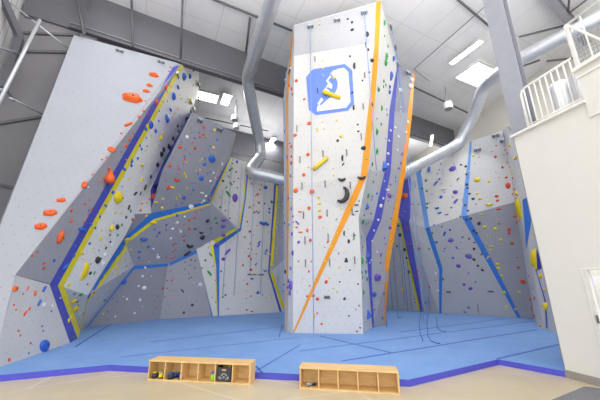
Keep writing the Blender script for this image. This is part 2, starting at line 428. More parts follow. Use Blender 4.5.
def pendant(px, py, z, r, h, label, rodpx):
    c = atZ(px, py, z); t = empty('pendant_lamp', c); tag(t, label, 'lamp', )
    bm = bmesh.new(); bmesh.ops.create_cone(bm, cap_ends=True, segments=20, radius1=r, radius2=r*.92, depth=h); from_bm('shade', bm, 'white_metal', t)
    bm = bmesh.new(); bmesh.ops.create_cone(bm, cap_ends=True, segments=20, radius1=r*.8, radius2=r*.8, depth=.04); bmesh.ops.translate(bm, verts=bm.verts, vec=(0, 0, -h/2-.01)); from_bm('lens', bm, 'col_paint', t)
    bm = bmesh.new(); add_tube(bm, [(0, 0, h/2), (0, 0, CEIL-c.z)], .02, 6); from_bm('stem', bm, 'col_paint', t)
pendant(235, 118.5, 11.6, .24, .3, 'white cylinder lamp, left of the pair beside the left duct', None)
pendant(236.5, 126.5, 11.4, .22, .3, 'white cylinder lamp, lower of the pair beside the left duct', None)
pendant(448, 106, 11.6, .26, .4, 'white cylinder lamp hanging above the right duct', None)

# ducts
def duct(pts, r, label, collars):
    t = empty('air_duct', pts[0]); tag(t, label, 'duct')
    L = [p-pts[0] for p in pts]; q = [L[0]]
    for i in range(1, len(L)-1):
        a, b, c = L[i-1], L[i], L[i+1]; k = min(.45, (a-b).length*.45, (c-b).length*.45); p0 = b+(a-b).normalized()*k; p1 = b+(c-b).normalized()*k
        for s in (0, .33, .66, 1): q.append(p0*(1-s)**2+b*2*s*(1-s)+p1*s*s)
    q.append(L[-1]); bm = bmesh.new(); add_tube(bm, q, r, 24, False); from_bm('pipe', bm, 'steel', t, True)
    for i in range(len(L)-1):
        a, b = L[i], L[i+1]; n = max(1, int((b-a).length/1.5))
        for k in range(n):
            c = a+(b-a)*((k+.5)/n); d = (b-a).normalized()*.035; bm = bmesh.new(); add_tube(bm, [c-d, c+d], r*1.05, 24, False); from_bm('collar', bm, 'steel', t, True)
duct([atZ(276, -12, 11), atZ(247, 79, 11), atY(259.5, 142, 15.0), atY(261, 157, 15.2), atY(248, 172, 14.0), atY(290, 181, 14.0)], .29, 'round galvanised duct coming over the camera and bending left of the tower', 0)
duct([atZ(615, 10, 11), atZ(522, 58, 11), atZ(497, 74.5, 11), atZ(484, 86, 11), atY(472, 119, 13.6), atY(459, 144, 14.4), atY(438, 155, 14.2), atY(398, 175, 13.6), atY(383, 182, 13.4)], .29, 'round galvanised duct running from upper right behind the column to the tower', 0)

# steel column
cc = Vector((5.46, 6.3, 0)); t = empty('steel_column', cc, math.radians(-56)); tag(t, 'tall grey steel H column rising behind the mezzanine rail', 'column')
bm = bmesh.new(); add_box(bm, (.42, .03, CEIL), (0, -.2, CEIL/2)); add_box(bm, (.42, .03, CEIL), (0, .2, CEIL/2)); from_bm('flange', bm, 'col_paint', t)
bm = bmesh.new(); add_box(bm, (.03, .38, CEIL), (.12, 0, CEIL/2)); from_bm('web', bm, 'col_edge', t)  # web colour darker than the flanges, shade of the recess painted in
bm = bmesh.new(); add_box(bm, (.5, .5, .04), (0, 0, .02)); from_bm('base_plate', bm, 'col_edge', t)
# roof beam at the upper right
def isec(name, p, q, label, w=.28, h=.45):
    t = empty(name, p); tag(t, label, 'beam'); p0 = Vector((0, 0, 0)); q0 = q-p
    bm = bmesh.new(); beam(bm, p0, q0, .04, h); from_bm('web', bm, 'col_edge', t)
    for s in (-1, 1):
        bm = bmesh.new(); beam(bm, p0+Vector((0, 0, s*h/2)), q0+Vector((0, 0, s*h/2)), w, .04); from_bm('flange', bm, 'col_paint', t)
isec('roof_beam', atZ(541, -14, 12.6), atZ(586, 40, 12.6), 'grey steel roof beam crossing the upper right corner')
rod(atZ(519, 37, 12.2), atZ(563, 26, 12.4), .045, 'dark brace rod right of the steel column, upper of two', 'dark_steel', 'brace_rod', 'rod')
rod(atZ(547, 61, 12.2), atZ(576, 58, 12.4), .045, 'dark brace rod by the cream wall, lower of two', 'dark_steel', 'brace_rod', 'rod')
rod(atZ(568, 14, 12.4), atZ(594, -6, 12.8), .04, 'dark roof brace slanting right at the top right corner', 'dark_steel', 'brace_rod', 'rod')
rod(atZ(568, 14, 12.4), atZ(570, -8, 12.8), .04, 'dark roof brace rising upright at the top right corner', 'dark_steel', 'brace_rod', 'rod')

# ================= MEZZANINE WALL =================
C0 = Vector((4.66, 5.71, 0)); MD = Vector((.27, -.963, 0)).normalized(); MB = Vector((.95, .31, 0)).normalized()
MTOP = 4.63; NW = Vector((MD.y, -MD.x, 0));  NW = -NW if NW.dot(Vector((-1, 0, 0))) < 0 else NW
def wl(px, py): return onplane(px, py, C0, NW)
# door opening on this wall
dl = wl(583.5, 270); s_d = (Z(dl, 0)-C0).dot(MD); DH = wl(582, 270).z; DW = .95
def wpt(s, z, off=0): return C0+MD*s+NW*off+Vector((0, 0, z))
END = s_d+DW+3.5
struct_poly('wall_mezzanine', [wpt(0, 0), wpt(0, MTOP), wpt(END, MTOP), wpt(END, 0), wpt(s_d+DW, 0), wpt(s_d+DW, DH), wpt(s_d, DH), wpt(s_d, 0)], 'mezz', .14)
struct_poly('wall_mezzanine_end', [wpt(0, 0, -.01), wpt(0, MTOP, -.01), wpt(0, MTOP, -.01)+MB*7, wpt(0, 0, -.01)+MB*7], 'mezz', -.12)
mf = [wpt(-.0, MTOP-.02, -.1), wpt(END, MTOP-.02, -.1), wpt(END, MTOP-.02, -.1)+MB*6, wpt(0, MTOP-.02, -.1)+MB*6]
o = facet('m', mf, 'mezz', None, name='floor_mezzanine', thick=.3, reg=False, flip=Vector((0, 0, 1))); o['kind'] = 'structure'
def wbeam(name, s0, z0, s1, z1, w, h, mat, off=0, kind='structure', parent=None):
    bm = bmesh.new(); beam(bm, wpt(s0, z0, off), wpt(s1, z1, off), w, h); o = from_bm(name, bm, mat, parent)
    if kind: o['kind'] = kind
    return o
s2 = (Z(wl(577, 72), 0)-C0).dot(MD); Z2 = wl(577, 72).z
wbeam('baseboard_mezzanine', 0, .06, s_d-.08, .06, .03, .12, 'base_grey', .015)
wbeam('trim_5', -.03, MTOP+.02, s2, MTOP+.02, .22, .05, 'white_metal', -.04)
# raised parapet
struct_poly('wall_parapet', [wpt(s2, MTOP-.3, .03), wpt(s2, Z2, .03), wpt(END, Z2, .03), wpt(END, MTOP-.3, .03)], 'mezz', .16)
wbeam('trim_6', s2-.03, Z2+.02, END, Z2+.02, .24, .06, 'white_metal', -.02)
wbeam('trim_7', s2-.02, Z2-.14, END, Z2-.14, .03, .03, 'white_metal', .04)
# rails
def railing(s0, s1, zb, zt, label, n, off, curved=False):
    t = empty('guard_rail', wpt(s0, zb, off)); tag(t, label, 'railing'); o0 = t.location
    L = lambda s, z: wpt(s, z, off)-o0
    pts = [L(s0, zb), L(s0, zt-.12), L(s0+.035, zt-.035), L(s0+.12, zt), L(s1, zt)] if curved else [L(s0-.02, zt), L(s1, zt)]
    bm = bmesh.new(); add_tube(bm, pts, .024, 10); from_bm('handrail', bm, 'white_metal', t, True)
    bm = bmesh.new(); add_tube(bm, [L(s0, zb+.1), L(s1, zb+.1)], .016, 8); from_bm('bottom_rail', bm, 'white_metal', t, True)
    for i in range(n):
        s = s0+(s1-s0)*(i+.7)/n; bm = bmesh.new(); add_tube(bm, [L(s, zb+.02), L(s, zt)], .014, 8); from_bm('baluster', bm, 'white_metal', t, True)
    if not curved:
        bm = bmesh.new(); add_box(bm, (.06, .06, zt-zb), (L(s0, 0).x, L(s0, 0).y, (zt-zb)/2)); from_bm('post', bm, 'white_metal', t)
    return t
h_r = wl(527, 91)
railing(.3, s2-.06, MTOP+.04, 5.62, 'white guard rail with curved end above the mezzanine wall', 9, -.06, True)
z3 = wl(567.5, 26).z
up = railing(s2+.02, END, Z2+.04, 6.32, 'taller white guard rail on the raised parapet at the right edge', 12, -.06)
# mesh infill triangle on the upper rail
o0 = up.location; bm = bmesh.new()
for k in range(9):
    f = k/9; a = wpt(s2+.06+f*.4, Z2+.06, -.06)-o0; b = wpt(s2+.06+f*.4, Z2+.06+(.9)*(1-f), -.06)-o0; add_tube(bm, [a, b], .006, 5)
    a = wpt(s2+.06, Z2+.1+f*.8, -.06)-o0; b = wpt(s2+.06+.4*(1-f), Z2+.1+f*.8, -.06)-o0; add_tube(bm, [a, b], .006, 5)
from_bm('mesh_panel', bm, 'col_paint', up)
bm = bmesh.new(); add_tube(bm, [wpt(s2+.04, 6.3, -.06)-o0, wpt(s2+.55, Z2+.06, -.06)-o0], .02, 8); from_bm('stair_stringer', bm, 'white_metal', up)
# things up on the mezzanine: shiny cylinders behind the rail
for i, (px, lab) in enumerate([(549, 'shiny upright steel cylinder behind the mezzanine rail, left of two'), (559, 'shiny upright steel cylinder behind the mezzanine rail, right of two')]):
    p = wpt(.55+.4*i, MTOP, -.9); t = empty('water_heater', p); t.name = 'steel_cylinder'; tag(t, lab, 'cylinder')
    bm = bmesh.new(); add_tube(bm, [(0, 0, 0), (0, 0, .02), (0, 0, 1.08), (0, 0, 1.15)], .19, 24, True, [.19, .2, .2, .15]); from_bm('body', bm, 'steel', t, True)
    bm = bmesh.new(); add_tube(bm, [(0, 0, 1.15), (0, 0, 1.2)], .06, 12); from_bm('lid', bm, 'white_metal', t, True)

# door
t = empty('door_1', wpt(s_d, 0)); t['kind'] = 'structure'; o0 = t.location
def wb(name, s0, z0, s1, z1, w, h, mat, off):
    bm = bmesh.new(); beam(bm, wpt(s0, z0, off)-o0, wpt(s1, z1, off)-o0, w, h); return from_bm(name, bm, mat, t)
wb('door_frame', s_d-.015, 0, s_d-.015, DH+.03, .07, .03, 'white_metal', -.015)
wb('door_frame', s_d+DW+.015, 0, s_d+DW+.015, DH+.03, .07, .03, 'white_metal', -.015)
wb('door_frame', s_d-.03, DH+.015, s_d+DW+.03, DH+.015, .07, .03, 'white_metal', -.015)
lf = wb('door_stile', s_d+.035, .02, s_d+.035, DH-.01, .04, .06, 'white_metal', 0)
wb('door_stile', s_d+DW-.045, .02, s_d+DW-.045, DH-.01, .04, .09, 'white_metal', 0)
wb('door_rail', s_d+.09, DH-.05, s_d+DW-.09, DH-.05, .04, .08, 'white_metal', 0)
wb('door_rail', s_d+.09, .48, s_d+DW-.09, .48, .04, .92, 'white_metal', 0)
wb('glass_pane', s_d+.09, (DH+.8)/2, s_d+DW-.09, (DH+.8)/2, .008, DH-.94, 'door_glass', 0)
wb('door_handle', s_d+.04, .96, s_d+.04, 1.08, .03, .025, 'dark_steel', .03)
# shop behind the door: shelves and a blue lit sign
sh = empty('shelf_unit', wpt(s_d+.2, 0, -2.0)); tag(sh, 'pale shelf unit with clothes seen through the glass door', 'shelves'); o0s = sh.location
for i in range(5):
    bm = bmesh.new(); beam(bm, wpt(s_d-1.5, .3+.42*i, -2.0)-o0s, wpt(s_d+1.6, .3+.42*i, -2.0)-o0s, .4, .03); from_bm('shelf', bm, 'white_metal', sh)
for i in range(7):
    bm = bmesh.new(); beam(bm, wpt(s_d-1.5+.5*i, 0, -2.0)-o0s, wpt(s_d-1.5+.5*i, 2.2, -2.0)-o0s, .4, .03); from_bm('upright', bm, 'white_metal', sh)
bm = bmesh.new(); beam(bm, wpt(s_d-1.5, 1.1, -2.2)-o0s, wpt(s_d+1.6, 1.1, -2.2)-o0s, .02, 2.2); from_bm('back_panel', bm, 'pale_panel', sh)
struct_poly('wall_shop', [wpt(-.5, 0, -2.6), wpt(-.5, 4, -2.6), wpt(END, 4, -2.6), wpt(END, 0, -2.6)], 'cream', .1)
for i in range(3):
    bm = bmesh.new(); beam(bm, wpt(s_d-.35+.42*i, 1.02+.42*(i % 2), -1.95), wpt(s_d-.12+.42*i, 1.02+.42*(i % 2), -1.95), .3, .2)
    bmesh.ops.bevel(bm, geom=bm.edges[:], offset=.04, segments=2, affect='EDGES')
    o = from_bm('folded_clothes', bm, ['blue', 'shoe_black', 'shoe_grey'][i]); tag(o, ['blue', 'dark', 'grey'][i]+' folded clothes on a shelf seen through the glass door', 'clothes')
sp = onplane(597, 282, C0-NW*1.7, NW); ss = (sp-C0).dot(MD)-.1; sz = sp.z
sg = empty('lit_sign', wpt(ss+.1, sz, -1.7)); tag(sg, 'blue lit sign with white letters seen through the door glass', 'sign')
sm = simple('sign_blue', '#3a3ae8', .5, emit=1.2, noise=0); o0s = sg.location
bm = bmesh.new(); beam(bm, wpt(ss-.12, sz, -1.7)-o0s, wpt(ss+.7, sz, -1.7)-o0s, .05, .13); from_bm('sign_board', bm, sm, sg)
bm = bmesh.new()
for i, hgt in enumerate([1, .7, 1, .7, 1]):
    s = ss-.02+.11*i; beam(bm, wpt(s, sz-.04, -1.66)-o0s, wpt(s, sz-.04+.085*hgt, -1.66)-o0s, .01, .025); beam(bm, wpt(s, sz-.035, -1.66)-o0s, wpt(s+.05, sz-.035, -1.66)-o0s, .01, .02)
from_bm('lettering', bm, 'white_metal', sg)
ld = bpy.data.lights.new('shop_lamp', 'AREA'); ld.size = 1.5; ld.energy = 60; lo = bpy.data.objects.new('shop_lamp', ld); COL.objects.link(lo); lo.location = wpt(s_d+.3, 3.4, -1.3)

# rug
rp = [atZ(x, y, .012) for x, y in [(551, 400), (584, 386.5), (640, 392), (640, 420), (530, 420)]]
bm = bmesh.new(); vs = [bm.verts.new(p) for p in rp]; f = bm.faces.new(vs); r = bmesh.ops.extrude_face_region(bm, geom=[f]); bmesh.ops.translate(bm, verts=[v for v in r['geom'] if isinstance(v, bmesh.types.BMVert)], vec=(0, 0, -.012))
bmesh.ops.recalc_face_normals(bm, faces=bm.faces)
o = from_bm('door_mat', bm, 'rug'); tag(o, 'dark grey rug on the concrete at the lower right corner', 'rug')

# ================= PADDED FLOOR =================
fp = [(-60, 383), (0, 375), (110, 364.8), (409, 379.6), (498, 359.3), (566, 371.2)]
P = [atZ(x, y, MAT_Z) for x, y in fp]
P = P+[Vector((11, 6.5, MAT_Z)), Vector((14, 15, MAT_Z)), Vector((8, 19, MAT_Z)), Vector((-1, 19, MAT_Z)), Vector((-9, 14, MAT_Z)), Vector((-9, 5.2, MAT_Z))]
pad = empty('padded_floor', (0, 8, 0)); tag(pad, 'large blue carpeted crash mat floor below the climbing walls', 'mat')
off = Vector((0, 8, 0)); bm = bmesh.new(); T = [bm.verts.new(p-off) for p in P]; bm.faces.new(T); 
tris = bmesh.ops.triangulate(bm, faces=bm.faces[:]); bmesh.ops.recalc_face_normals(bm, faces=bm.faces)
for f in bm.faces:
    if f.normal.z < 0: f.normal_flip()
from_bm('carpet_top', bm, 'mat_top', pad)
bm = bmesh.new()
n = len(P); top = [bm.verts.new(p-off+Vector((0, 0, -.001))) for p in P]; mid = []; bot = []
for i, p in enumerate(P):
    bot.append(bm.verts.new(Z(p, 0)-off))
for i in range(n):
    j = (i+1) % n; bm.faces.new((bot[i], bot[j], top[j], top[i]))
bmesh.ops.recalc_face_normals(bm, faces=bm.faces)
sk = from_bm('side_skirt', bm, 'mat_side', pad)
md = sk.modifiers.new('t', 'SOLIDIFY'); md.thickness = .015; md.offset = 0
for a, b, w in [((320, 336), (392.5, 353), .05), ((342, 361), (537, 329.5), .045), ((300, 351), (535, 321), .03), ((497.5, 358.7), (559, 344.5), .045), ((75, 347), (110, 324.5), .05), ((400, 332), (505, 318.5), .03), ((150, 342), (286, 326), .02), ((120, 357), (300, 337), .015), ((256, 371), (300, 345), .02), ((256, 366), (262, 372.5), .04), ((0, 352), (60, 347), .015)]:
    pa, pb = atZ(a[0], a[1], MAT_Z+.002)-off, atZ(b[0], b[1], MAT_Z+.002)-off
    bm = bmesh.new(); beam(bm, pa, pb, w, .006); from_bm('seam', bm, 'seam', pad)
# ================= CLIMBING WALLS =================
def wall_thing(name, label): 
    t = empty(name); tag(t, label, 'climbing wall'); return t
# ---- left overhanging wall
LW = wall_thing('overhanging_climbing_wall', 'tall pale climbing slab and blue-yellow edged overhang at the left side')
k0, k1 = fl(0, 367), fl(77.5, 338); k0 = fl(0, 367); k1 = fl(70, 343)
T1, T2 = atZ(74, 35, 10.5), atZ(176, 62.5, 11.0)
P_ = atY(15, 275, 6.25); sn = (T2-T1).cross(P_-T1); SK = onplane(0, 337, T1, sn)
kp = k1; kn = (P_-k1).cross(SK-k1)
onK = lambda x, y: onplane(x, y, kp, kn)
A1 = onK(57.5, 285.5); A0 = fl(77.5, 338.5)
K0e = k0+(k0-k1)*.45
T3 = atY(181, 64.5, T2.y+.05)
onS = lambda x, y: onplane(x, y, T1, sn)
S2 = onS(-30, 300)
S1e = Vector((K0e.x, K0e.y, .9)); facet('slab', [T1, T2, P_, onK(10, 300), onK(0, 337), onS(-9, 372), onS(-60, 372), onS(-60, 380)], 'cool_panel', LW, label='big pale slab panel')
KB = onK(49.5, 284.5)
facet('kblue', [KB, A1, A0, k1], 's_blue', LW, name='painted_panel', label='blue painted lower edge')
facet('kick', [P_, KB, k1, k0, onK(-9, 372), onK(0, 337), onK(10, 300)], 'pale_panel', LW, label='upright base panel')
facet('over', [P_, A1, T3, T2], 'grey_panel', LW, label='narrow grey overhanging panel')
Rbw = atY(123.5, 238.5, 10.3)
n1 = (T3-A1).cross(Rbw-A1)
on1 = lambda x, y: onplane(x, y, A1, n1)
Ra = on1(191.5, 112)
R0 = fl(80.5, 330); R1 = on1(87, 295); Rb = on1(123.5, 238.5)
facet('bright', [A1, T3, on1(199, 70.5), on1(198.5, 92), Ra, Rb, R1], 'lit_white_panel', LW, thick=.02, label='bright white panel facing the hall')
facet('bkick', [A0, A1, R1, R0], 'pale_panel', LW)
stripe([(49.5, 284.5), (173, 67)], [(57.5, 285.5), (180, 65)], 's_blue', LW, ['over'])
stripe([(57.8, 285.5), (179.7, 65.5)], [(62.8, 287), (183.6, 66)], 's_yellow', LW, ['bright'])
stripe([(57.8, 285.5), (77.8, 338)], [(64.5, 287), (80, 330.5)], 's_yellow', LW, ['bkick'])
# ---- left recessed wall (grey facets)
GW = wall_thing('faceted_climbing_wall', 'grey many-sided climbing wall with blue bands, left of the white back wall')
g0 = fl(87, 327); g3 = fl(160, 319.3); g4 = fl(213, 316)
a_, an = vplane(g0, g3); b_, bn = vplane(g3, g4)
g1 = onplane(134, 266, a_, an); gf = onplane(168, 264, a_, an); g2 = onplane(200.5, 248.5, b_, bn)
c2w = atY(209.5, 201.5, 12.6); gn = (g2-g1).cross(c2w-g1); onG = lambda x, y: onplane(x, y, g1, gn)
c1 = onG(151.5, 213); c2 = c2w; c3 = atY(237.5, 230, 13.8); c4 = onG(213, 245); Rbb = onG(123.5, 238.5)
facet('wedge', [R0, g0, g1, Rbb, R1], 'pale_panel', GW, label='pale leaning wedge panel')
facet('low_left', [g0, g3, gf, g1], 'shaded_panel', GW)
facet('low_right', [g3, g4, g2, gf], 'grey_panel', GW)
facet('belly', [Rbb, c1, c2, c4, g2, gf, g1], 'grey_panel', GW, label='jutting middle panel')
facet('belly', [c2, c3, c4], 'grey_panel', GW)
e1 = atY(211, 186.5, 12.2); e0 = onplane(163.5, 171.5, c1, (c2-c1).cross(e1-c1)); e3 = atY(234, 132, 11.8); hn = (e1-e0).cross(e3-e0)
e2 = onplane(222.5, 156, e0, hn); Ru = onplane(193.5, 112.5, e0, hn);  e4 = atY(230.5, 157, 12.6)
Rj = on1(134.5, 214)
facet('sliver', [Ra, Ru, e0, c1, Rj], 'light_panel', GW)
facet('notch', [Rj, c1, Rbb], 'shaded_panel', GW)
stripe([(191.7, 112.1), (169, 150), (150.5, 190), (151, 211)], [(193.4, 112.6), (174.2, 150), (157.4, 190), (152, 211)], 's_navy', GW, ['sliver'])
facet('roof_low', [e0, e1, c2, c1], 'shaded_panel', GW)
facet('roof_high', [Ru, e3, e2, e1, e0], 'shaded_panel', GW)
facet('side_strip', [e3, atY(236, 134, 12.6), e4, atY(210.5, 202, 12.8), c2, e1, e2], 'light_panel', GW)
stripe([(123.5, 238.5), (151.5, 213), (209.5, 201.5)], [(120.5, 244.5), (154, 219), (210, 203.5)], 's_sky', GW, ['belly'])
stripe([(121, 244.2), (154, 218.8), (210, 203.3)], [(125, 244.5), (157, 220.8), (210.5, 204.8)], 's_yellow', GW, ['belly'])
stripe([(123, 239), (98.5, 278), (87.3, 297.5)], [(126.5, 244), (101.5, 280), (87.8, 299.5)], 's_sky', GW, ['wedge'])
stripe([(126, 243.5), (101, 279.5), (87.6, 299.5), (80.5, 329)], [(129.5, 245.5), (104.5, 280.5), (87, 303), (82, 329)], 's_yellow', GW, ['wedge'])
stripe([(133.5, 265.3), (170, 262.6)], [(134, 269.5), (170, 266)], 's_sky', GW, ['low_left'])
stripe([(169.5, 262.7), (200.5, 248.2)], [(169.5, 266), (198.5, 252.5)], 's_sky', GW, ['low_right'])
stripe([(134, 265.5), (121.5, 282), (87, 327)], [(135.5, 267.5), (122.8, 282.6), (88, 327)], 's_sky', GW, ['low_left'])
stripe([(198.5, 250), (211.5, 316)], [(201.5, 250), (213, 316)], 's_sky', GW, ['low_right'])
stripe([(237.5, 229.3), (213, 244.6)], [(234.5, 228.5), (209, 242.8)], 's_yellow', GW, ['belly'])
stripe([(213, 245), (201, 249)], [(209, 243), (199, 247)], 's_sky', GW, ['belly'])
# ---- white back wall
BW = wall_thing('back_climbing_wall', 'white climbing wall at the back between the grey facets and the tower')
q0, q1 = fl(213, 316.2), fl(284, 312)
bp, bn2 = vplane(q0, q1); onB = lambda x, y: onplane(x, y, bp, bn2)
facet('back', [onB(x, y) for x, y in [(194, 240), (213, 316.2), (284, 312), (269.5, 272.5), (276.5, 176), (246, 162), (229, 156.5), (205, 200)]], 'white_panel', BW)
w4 = [onB(269.5, 272.5), q1]
facet('back_right_low', [onB(269.5, 272.5), q1, fl(290, 312.2), atY(290, 254, 14.9)], 'pale_panel', BW)
facet('back_right', [onB(269.5, 272.5), atY(290, 254, 14.9), atY(290, 186, 14.9), onB(276.5, 182)], 'grey_panel', BW)
stripe([(230.5, 157), (209.5, 201.5)], [(228, 160), (207, 199)], 's_sky', GW, ['side_strip'])
stripe([(230, 157), (210, 202)], [(231.6, 158), (211.8, 203)], 's_yellow', BW, ['back'])
stripe([(246, 163), (243, 200), (238.5, 227)], [(247.6, 163), (244.2, 200), (240, 229)], 's_yellow', BW, ['back'])
stripe([(247.6, 163), (244.2, 200), (239.5, 228), (213, 245.5)], [(249.2, 163), (245.7, 200), (241, 230.5), (217, 248)], 's_sky', BW, ['back'])
stripe([(209.5, 245), (214.5, 266), (217, 316)], [(213, 245), (216, 266), (217.6, 316)], 's_yellow', BW, ['back'])
stripe([(213, 245), (216, 266), (217.6, 316)], [(219.5, 245), (219.5, 266), (219, 316)], 's_sky', BW, ['back'])
stripe([(274.3, 182), (273.2, 200), (268, 272), (279.5, 311.5)], [(276, 182), (275, 200), (269.8, 272), (282, 312)], 's_blue', BW, ['back'])
stripe([(276.3, 182), (275, 200), (269.8, 272), (281, 308), (289, 307)], [(278.3, 182), (277.3, 200), (272.6, 272), (283.5, 304), (289, 303.5)], 's_yellow', BW, ['back_right', 'back_right_low'])

# ---- tower
TW = wall_thing('climbing_tower', 'tall white free-standing climbing tower with orange stripes and a blue logo'); TW['category'] = 'climbing tower'
t0 = fl(363, 334); tA = fl(293, 333); tB = fl(287, 331.6); tC = fl(284.8, 331); tD = fl(372.3, 327.6); tE = fl(384.6, 325)
t1 = atY(361, 260, 9.34); t1b = atY(358.5, 218, 9.3); t2 = atY(368, 172, 9.0); t3 = atY(379, 42, 8.7); t4 = atY(381, 1, 8.48)
l1 = atY(293.3, 187, 9.35); l2 = onplane(294, 56, l1, (t2-l1).cross(t3-l1)); l3 = atY(294, 25, 9.15)
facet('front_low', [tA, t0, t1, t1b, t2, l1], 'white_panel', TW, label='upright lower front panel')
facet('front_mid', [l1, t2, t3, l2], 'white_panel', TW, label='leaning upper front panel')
facet('front_top', [l2, t3, t4, l3], 'light_panel', TW, label='jutting top front panel')  # greyer than the front below, overhang shade put into the colour
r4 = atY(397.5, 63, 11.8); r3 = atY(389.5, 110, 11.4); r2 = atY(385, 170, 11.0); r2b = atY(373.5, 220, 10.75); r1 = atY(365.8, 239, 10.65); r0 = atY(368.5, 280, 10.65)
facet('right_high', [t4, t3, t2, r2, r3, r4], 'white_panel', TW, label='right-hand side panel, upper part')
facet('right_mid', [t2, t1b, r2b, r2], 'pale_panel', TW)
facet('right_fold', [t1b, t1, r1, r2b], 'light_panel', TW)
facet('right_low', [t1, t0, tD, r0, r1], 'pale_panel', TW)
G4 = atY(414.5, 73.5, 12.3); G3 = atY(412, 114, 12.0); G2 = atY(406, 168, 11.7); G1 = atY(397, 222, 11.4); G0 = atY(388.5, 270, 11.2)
facet('grey_high', [r4, r3, G3, G4], 'shaded_panel', TW, label='dark grey top side panel')
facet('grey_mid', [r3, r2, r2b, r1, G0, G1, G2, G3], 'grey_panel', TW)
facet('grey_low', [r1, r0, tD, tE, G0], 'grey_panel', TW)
m4 = atY(292.5, 30, 9.6); m3 = atY(286.5, 100, 9.9); m2 = atY(288, 200, 9.75)
n4 = atY(292, 32, 10.5); n3 = atY(283, 100, 10.8); n2 = atY(284.3, 200, 10.2)
facet('left_side', [l3, l2, l1, tA, tB, m2, m3, m4], 'pale_panel', TW)
facet('left_rear', [m4, m3, m2, tB, tC, n2, n3, n4], 'light_panel', TW)
# closing the rear of the tower (away from the hall)
bk0 = Vector((1.3, 13.0, MAT_Z)); bk4 = Vector((2.6, 13.4, 11.5))
facet('rear', [G4, G3, G2, G1, G0, tE, bk0, bk4], 'pale_panel', TW, flip=Vector((1, .6, 0)), reg=False, thick=.004)
facet('rear', [n4, n3, n2, tC, bk0, bk4], 'pale_panel', TW, flip=Vector((-1, .6, 0)), reg=False, thick=.004)
facet('cap', [l3, t4, r4, G4, bk4, n4], 'pale_panel', TW, flip=Vector((0, 0, 1)), reg=False, thick=.05, name='top_cap')
stripe([(376.3, 1.8), (374.5, 42)], [(381, 1), (379, 42)], 's_orange', TW, ['front_top'])
stripe([(374.5, 42), (370.5, 90), (361, 173.5)], [(379, 42), (376, 90), (368, 172)], 's_orange', TW, ['front_mid'])
stripe([(361, 173.5), (360.5, 176), (349.5, 200), (306.5, 300), (293, 332)], [(368, 172), (367, 176), (356.5, 200), (309.5, 300), (294.3, 333)], 's_orange', TW, ['front_low'])
stripe([(397.2, 66), (389.5, 110), (385, 170), (373.5, 220)], [(398, 72), (394.5, 112), (390.5, 172), (381, 220)], 's_blue', TW, ['grey_high', 'grey_mid'])
stripe([(373.5, 220), (365.8, 239)], [(381, 220), (371.5, 242)], 's_blue', TW, ['grey_mid'])
stripe([(365.8, 239), (368.5, 280), (372.3, 327.6)], [(371.5, 242), (371.5, 280), (374, 326.8)], 's_blue', TW, ['grey_low', 'grey_mid'])
stripe([(412.8, 73.5), (407.5, 114), (401.5, 168), (391.7, 222), (384.8, 262), (384.6, 300), (384, 325)], [(414.5, 74), (412, 114), (406, 168), (397, 222), (389.5, 262), (386, 306), (384.8, 325)], 's_orange', TW, ['grey_high', 'grey_mid', 'grey_low'])
stripe([(291.8, 33), (286.2, 100), (287.3, 200), (286.8, 331)], [(292.9, 35), (288.2, 100), (289, 200), (287.3, 331)], 's_orange', TW, ['left_side'])
# logo: blue rounded square with a white climber panel
def LG(pts): return [(300+x/6.25, 58+y/6.25) for x, y in pts]
outer = LG([(38, 120), (80, 72), (280, 38), (326, 78), (338, 285), (300, 330), (100, 358), (55, 325)])
lg = patch(outer, 'logo_blue', TW, 'front_mid', 'logo', .006); lg['label'] = 'blue logo square with cut corners'
white1 = LG([(105, 335), (108, 305), (122, 288), (128, 300), (168, 264), (215, 228), (234, 190), (236, 152), (226, 128), (205, 115), (198, 104), (188, 100), (206, 84), (240, 68), (275, 62), (302, 90), (316, 275), (288, 312)])
lw = patch(white1, 'logo_white', TW, 'front_mid', 'logo_panel', .012)
for pts in ([(108, 290), (133, 248), (148, 262), (122, 290)], [(163, 144), (188, 110), (197, 118), (182, 133), (176, 142), (202, 168), (200, 194), (176, 184), (160, 186), (176, 160)], [(150, 200), (160, 188), (184, 206), (178, 216)]):
    patch(LG(pts), 'logo_white', TW, 'front_mid', 'logo_figure', .012)

# ---- wall behind the tower, right side
RW = wall_thing('rear_climbing_wall', 'pale climbing wall with a violet fin directly behind the right of the tower')
v0, v1, v2, v3 = fl(384, 309), fl(419, 311.3), fl(424, 312), fl(439, 313.2)
pa, pn = vplane(v0, v1)
x0 = atY(398, 216, 15.6)
facet('behind', [v0, v1, x0, atY(396, 190, 15.8), atY(383, 190, 16.0)], 'light_panel', RW)
x1 = atY(409, 222, 15.2); x2 = atY(409.5, 178, 15.0); x3 = atY(400, 182, 15.5)
facet('violet', [v1, v2, x1, x2, x3, x0], 'violet_panel', RW, name='painted_fin', label='violet painted fin')
z0 = fl(517.5, 317.6); z1 = fl(534.5, 318.5); za = atY(462, 216.5, 13.9); wl_n = (z0-v3).cross(za-v3)
y1 = onplane(425, 228, v3, wl_n); y2 = onplane(415.5, 170, y1, (za-y1).cross(atY(471.5, 141, 14.2)-y1)); y3 = onplane(439, 270, v3, wl_n)
facet('vgrey', [v2, v3, y3, y1, y2, x2, x1], 'light_panel', RW)
stripe([(397.5, 216), (418.2, 311)], [(399.8, 219), (420.5, 311.3)], 's_yellow', RW, ['behind', 'violet'])
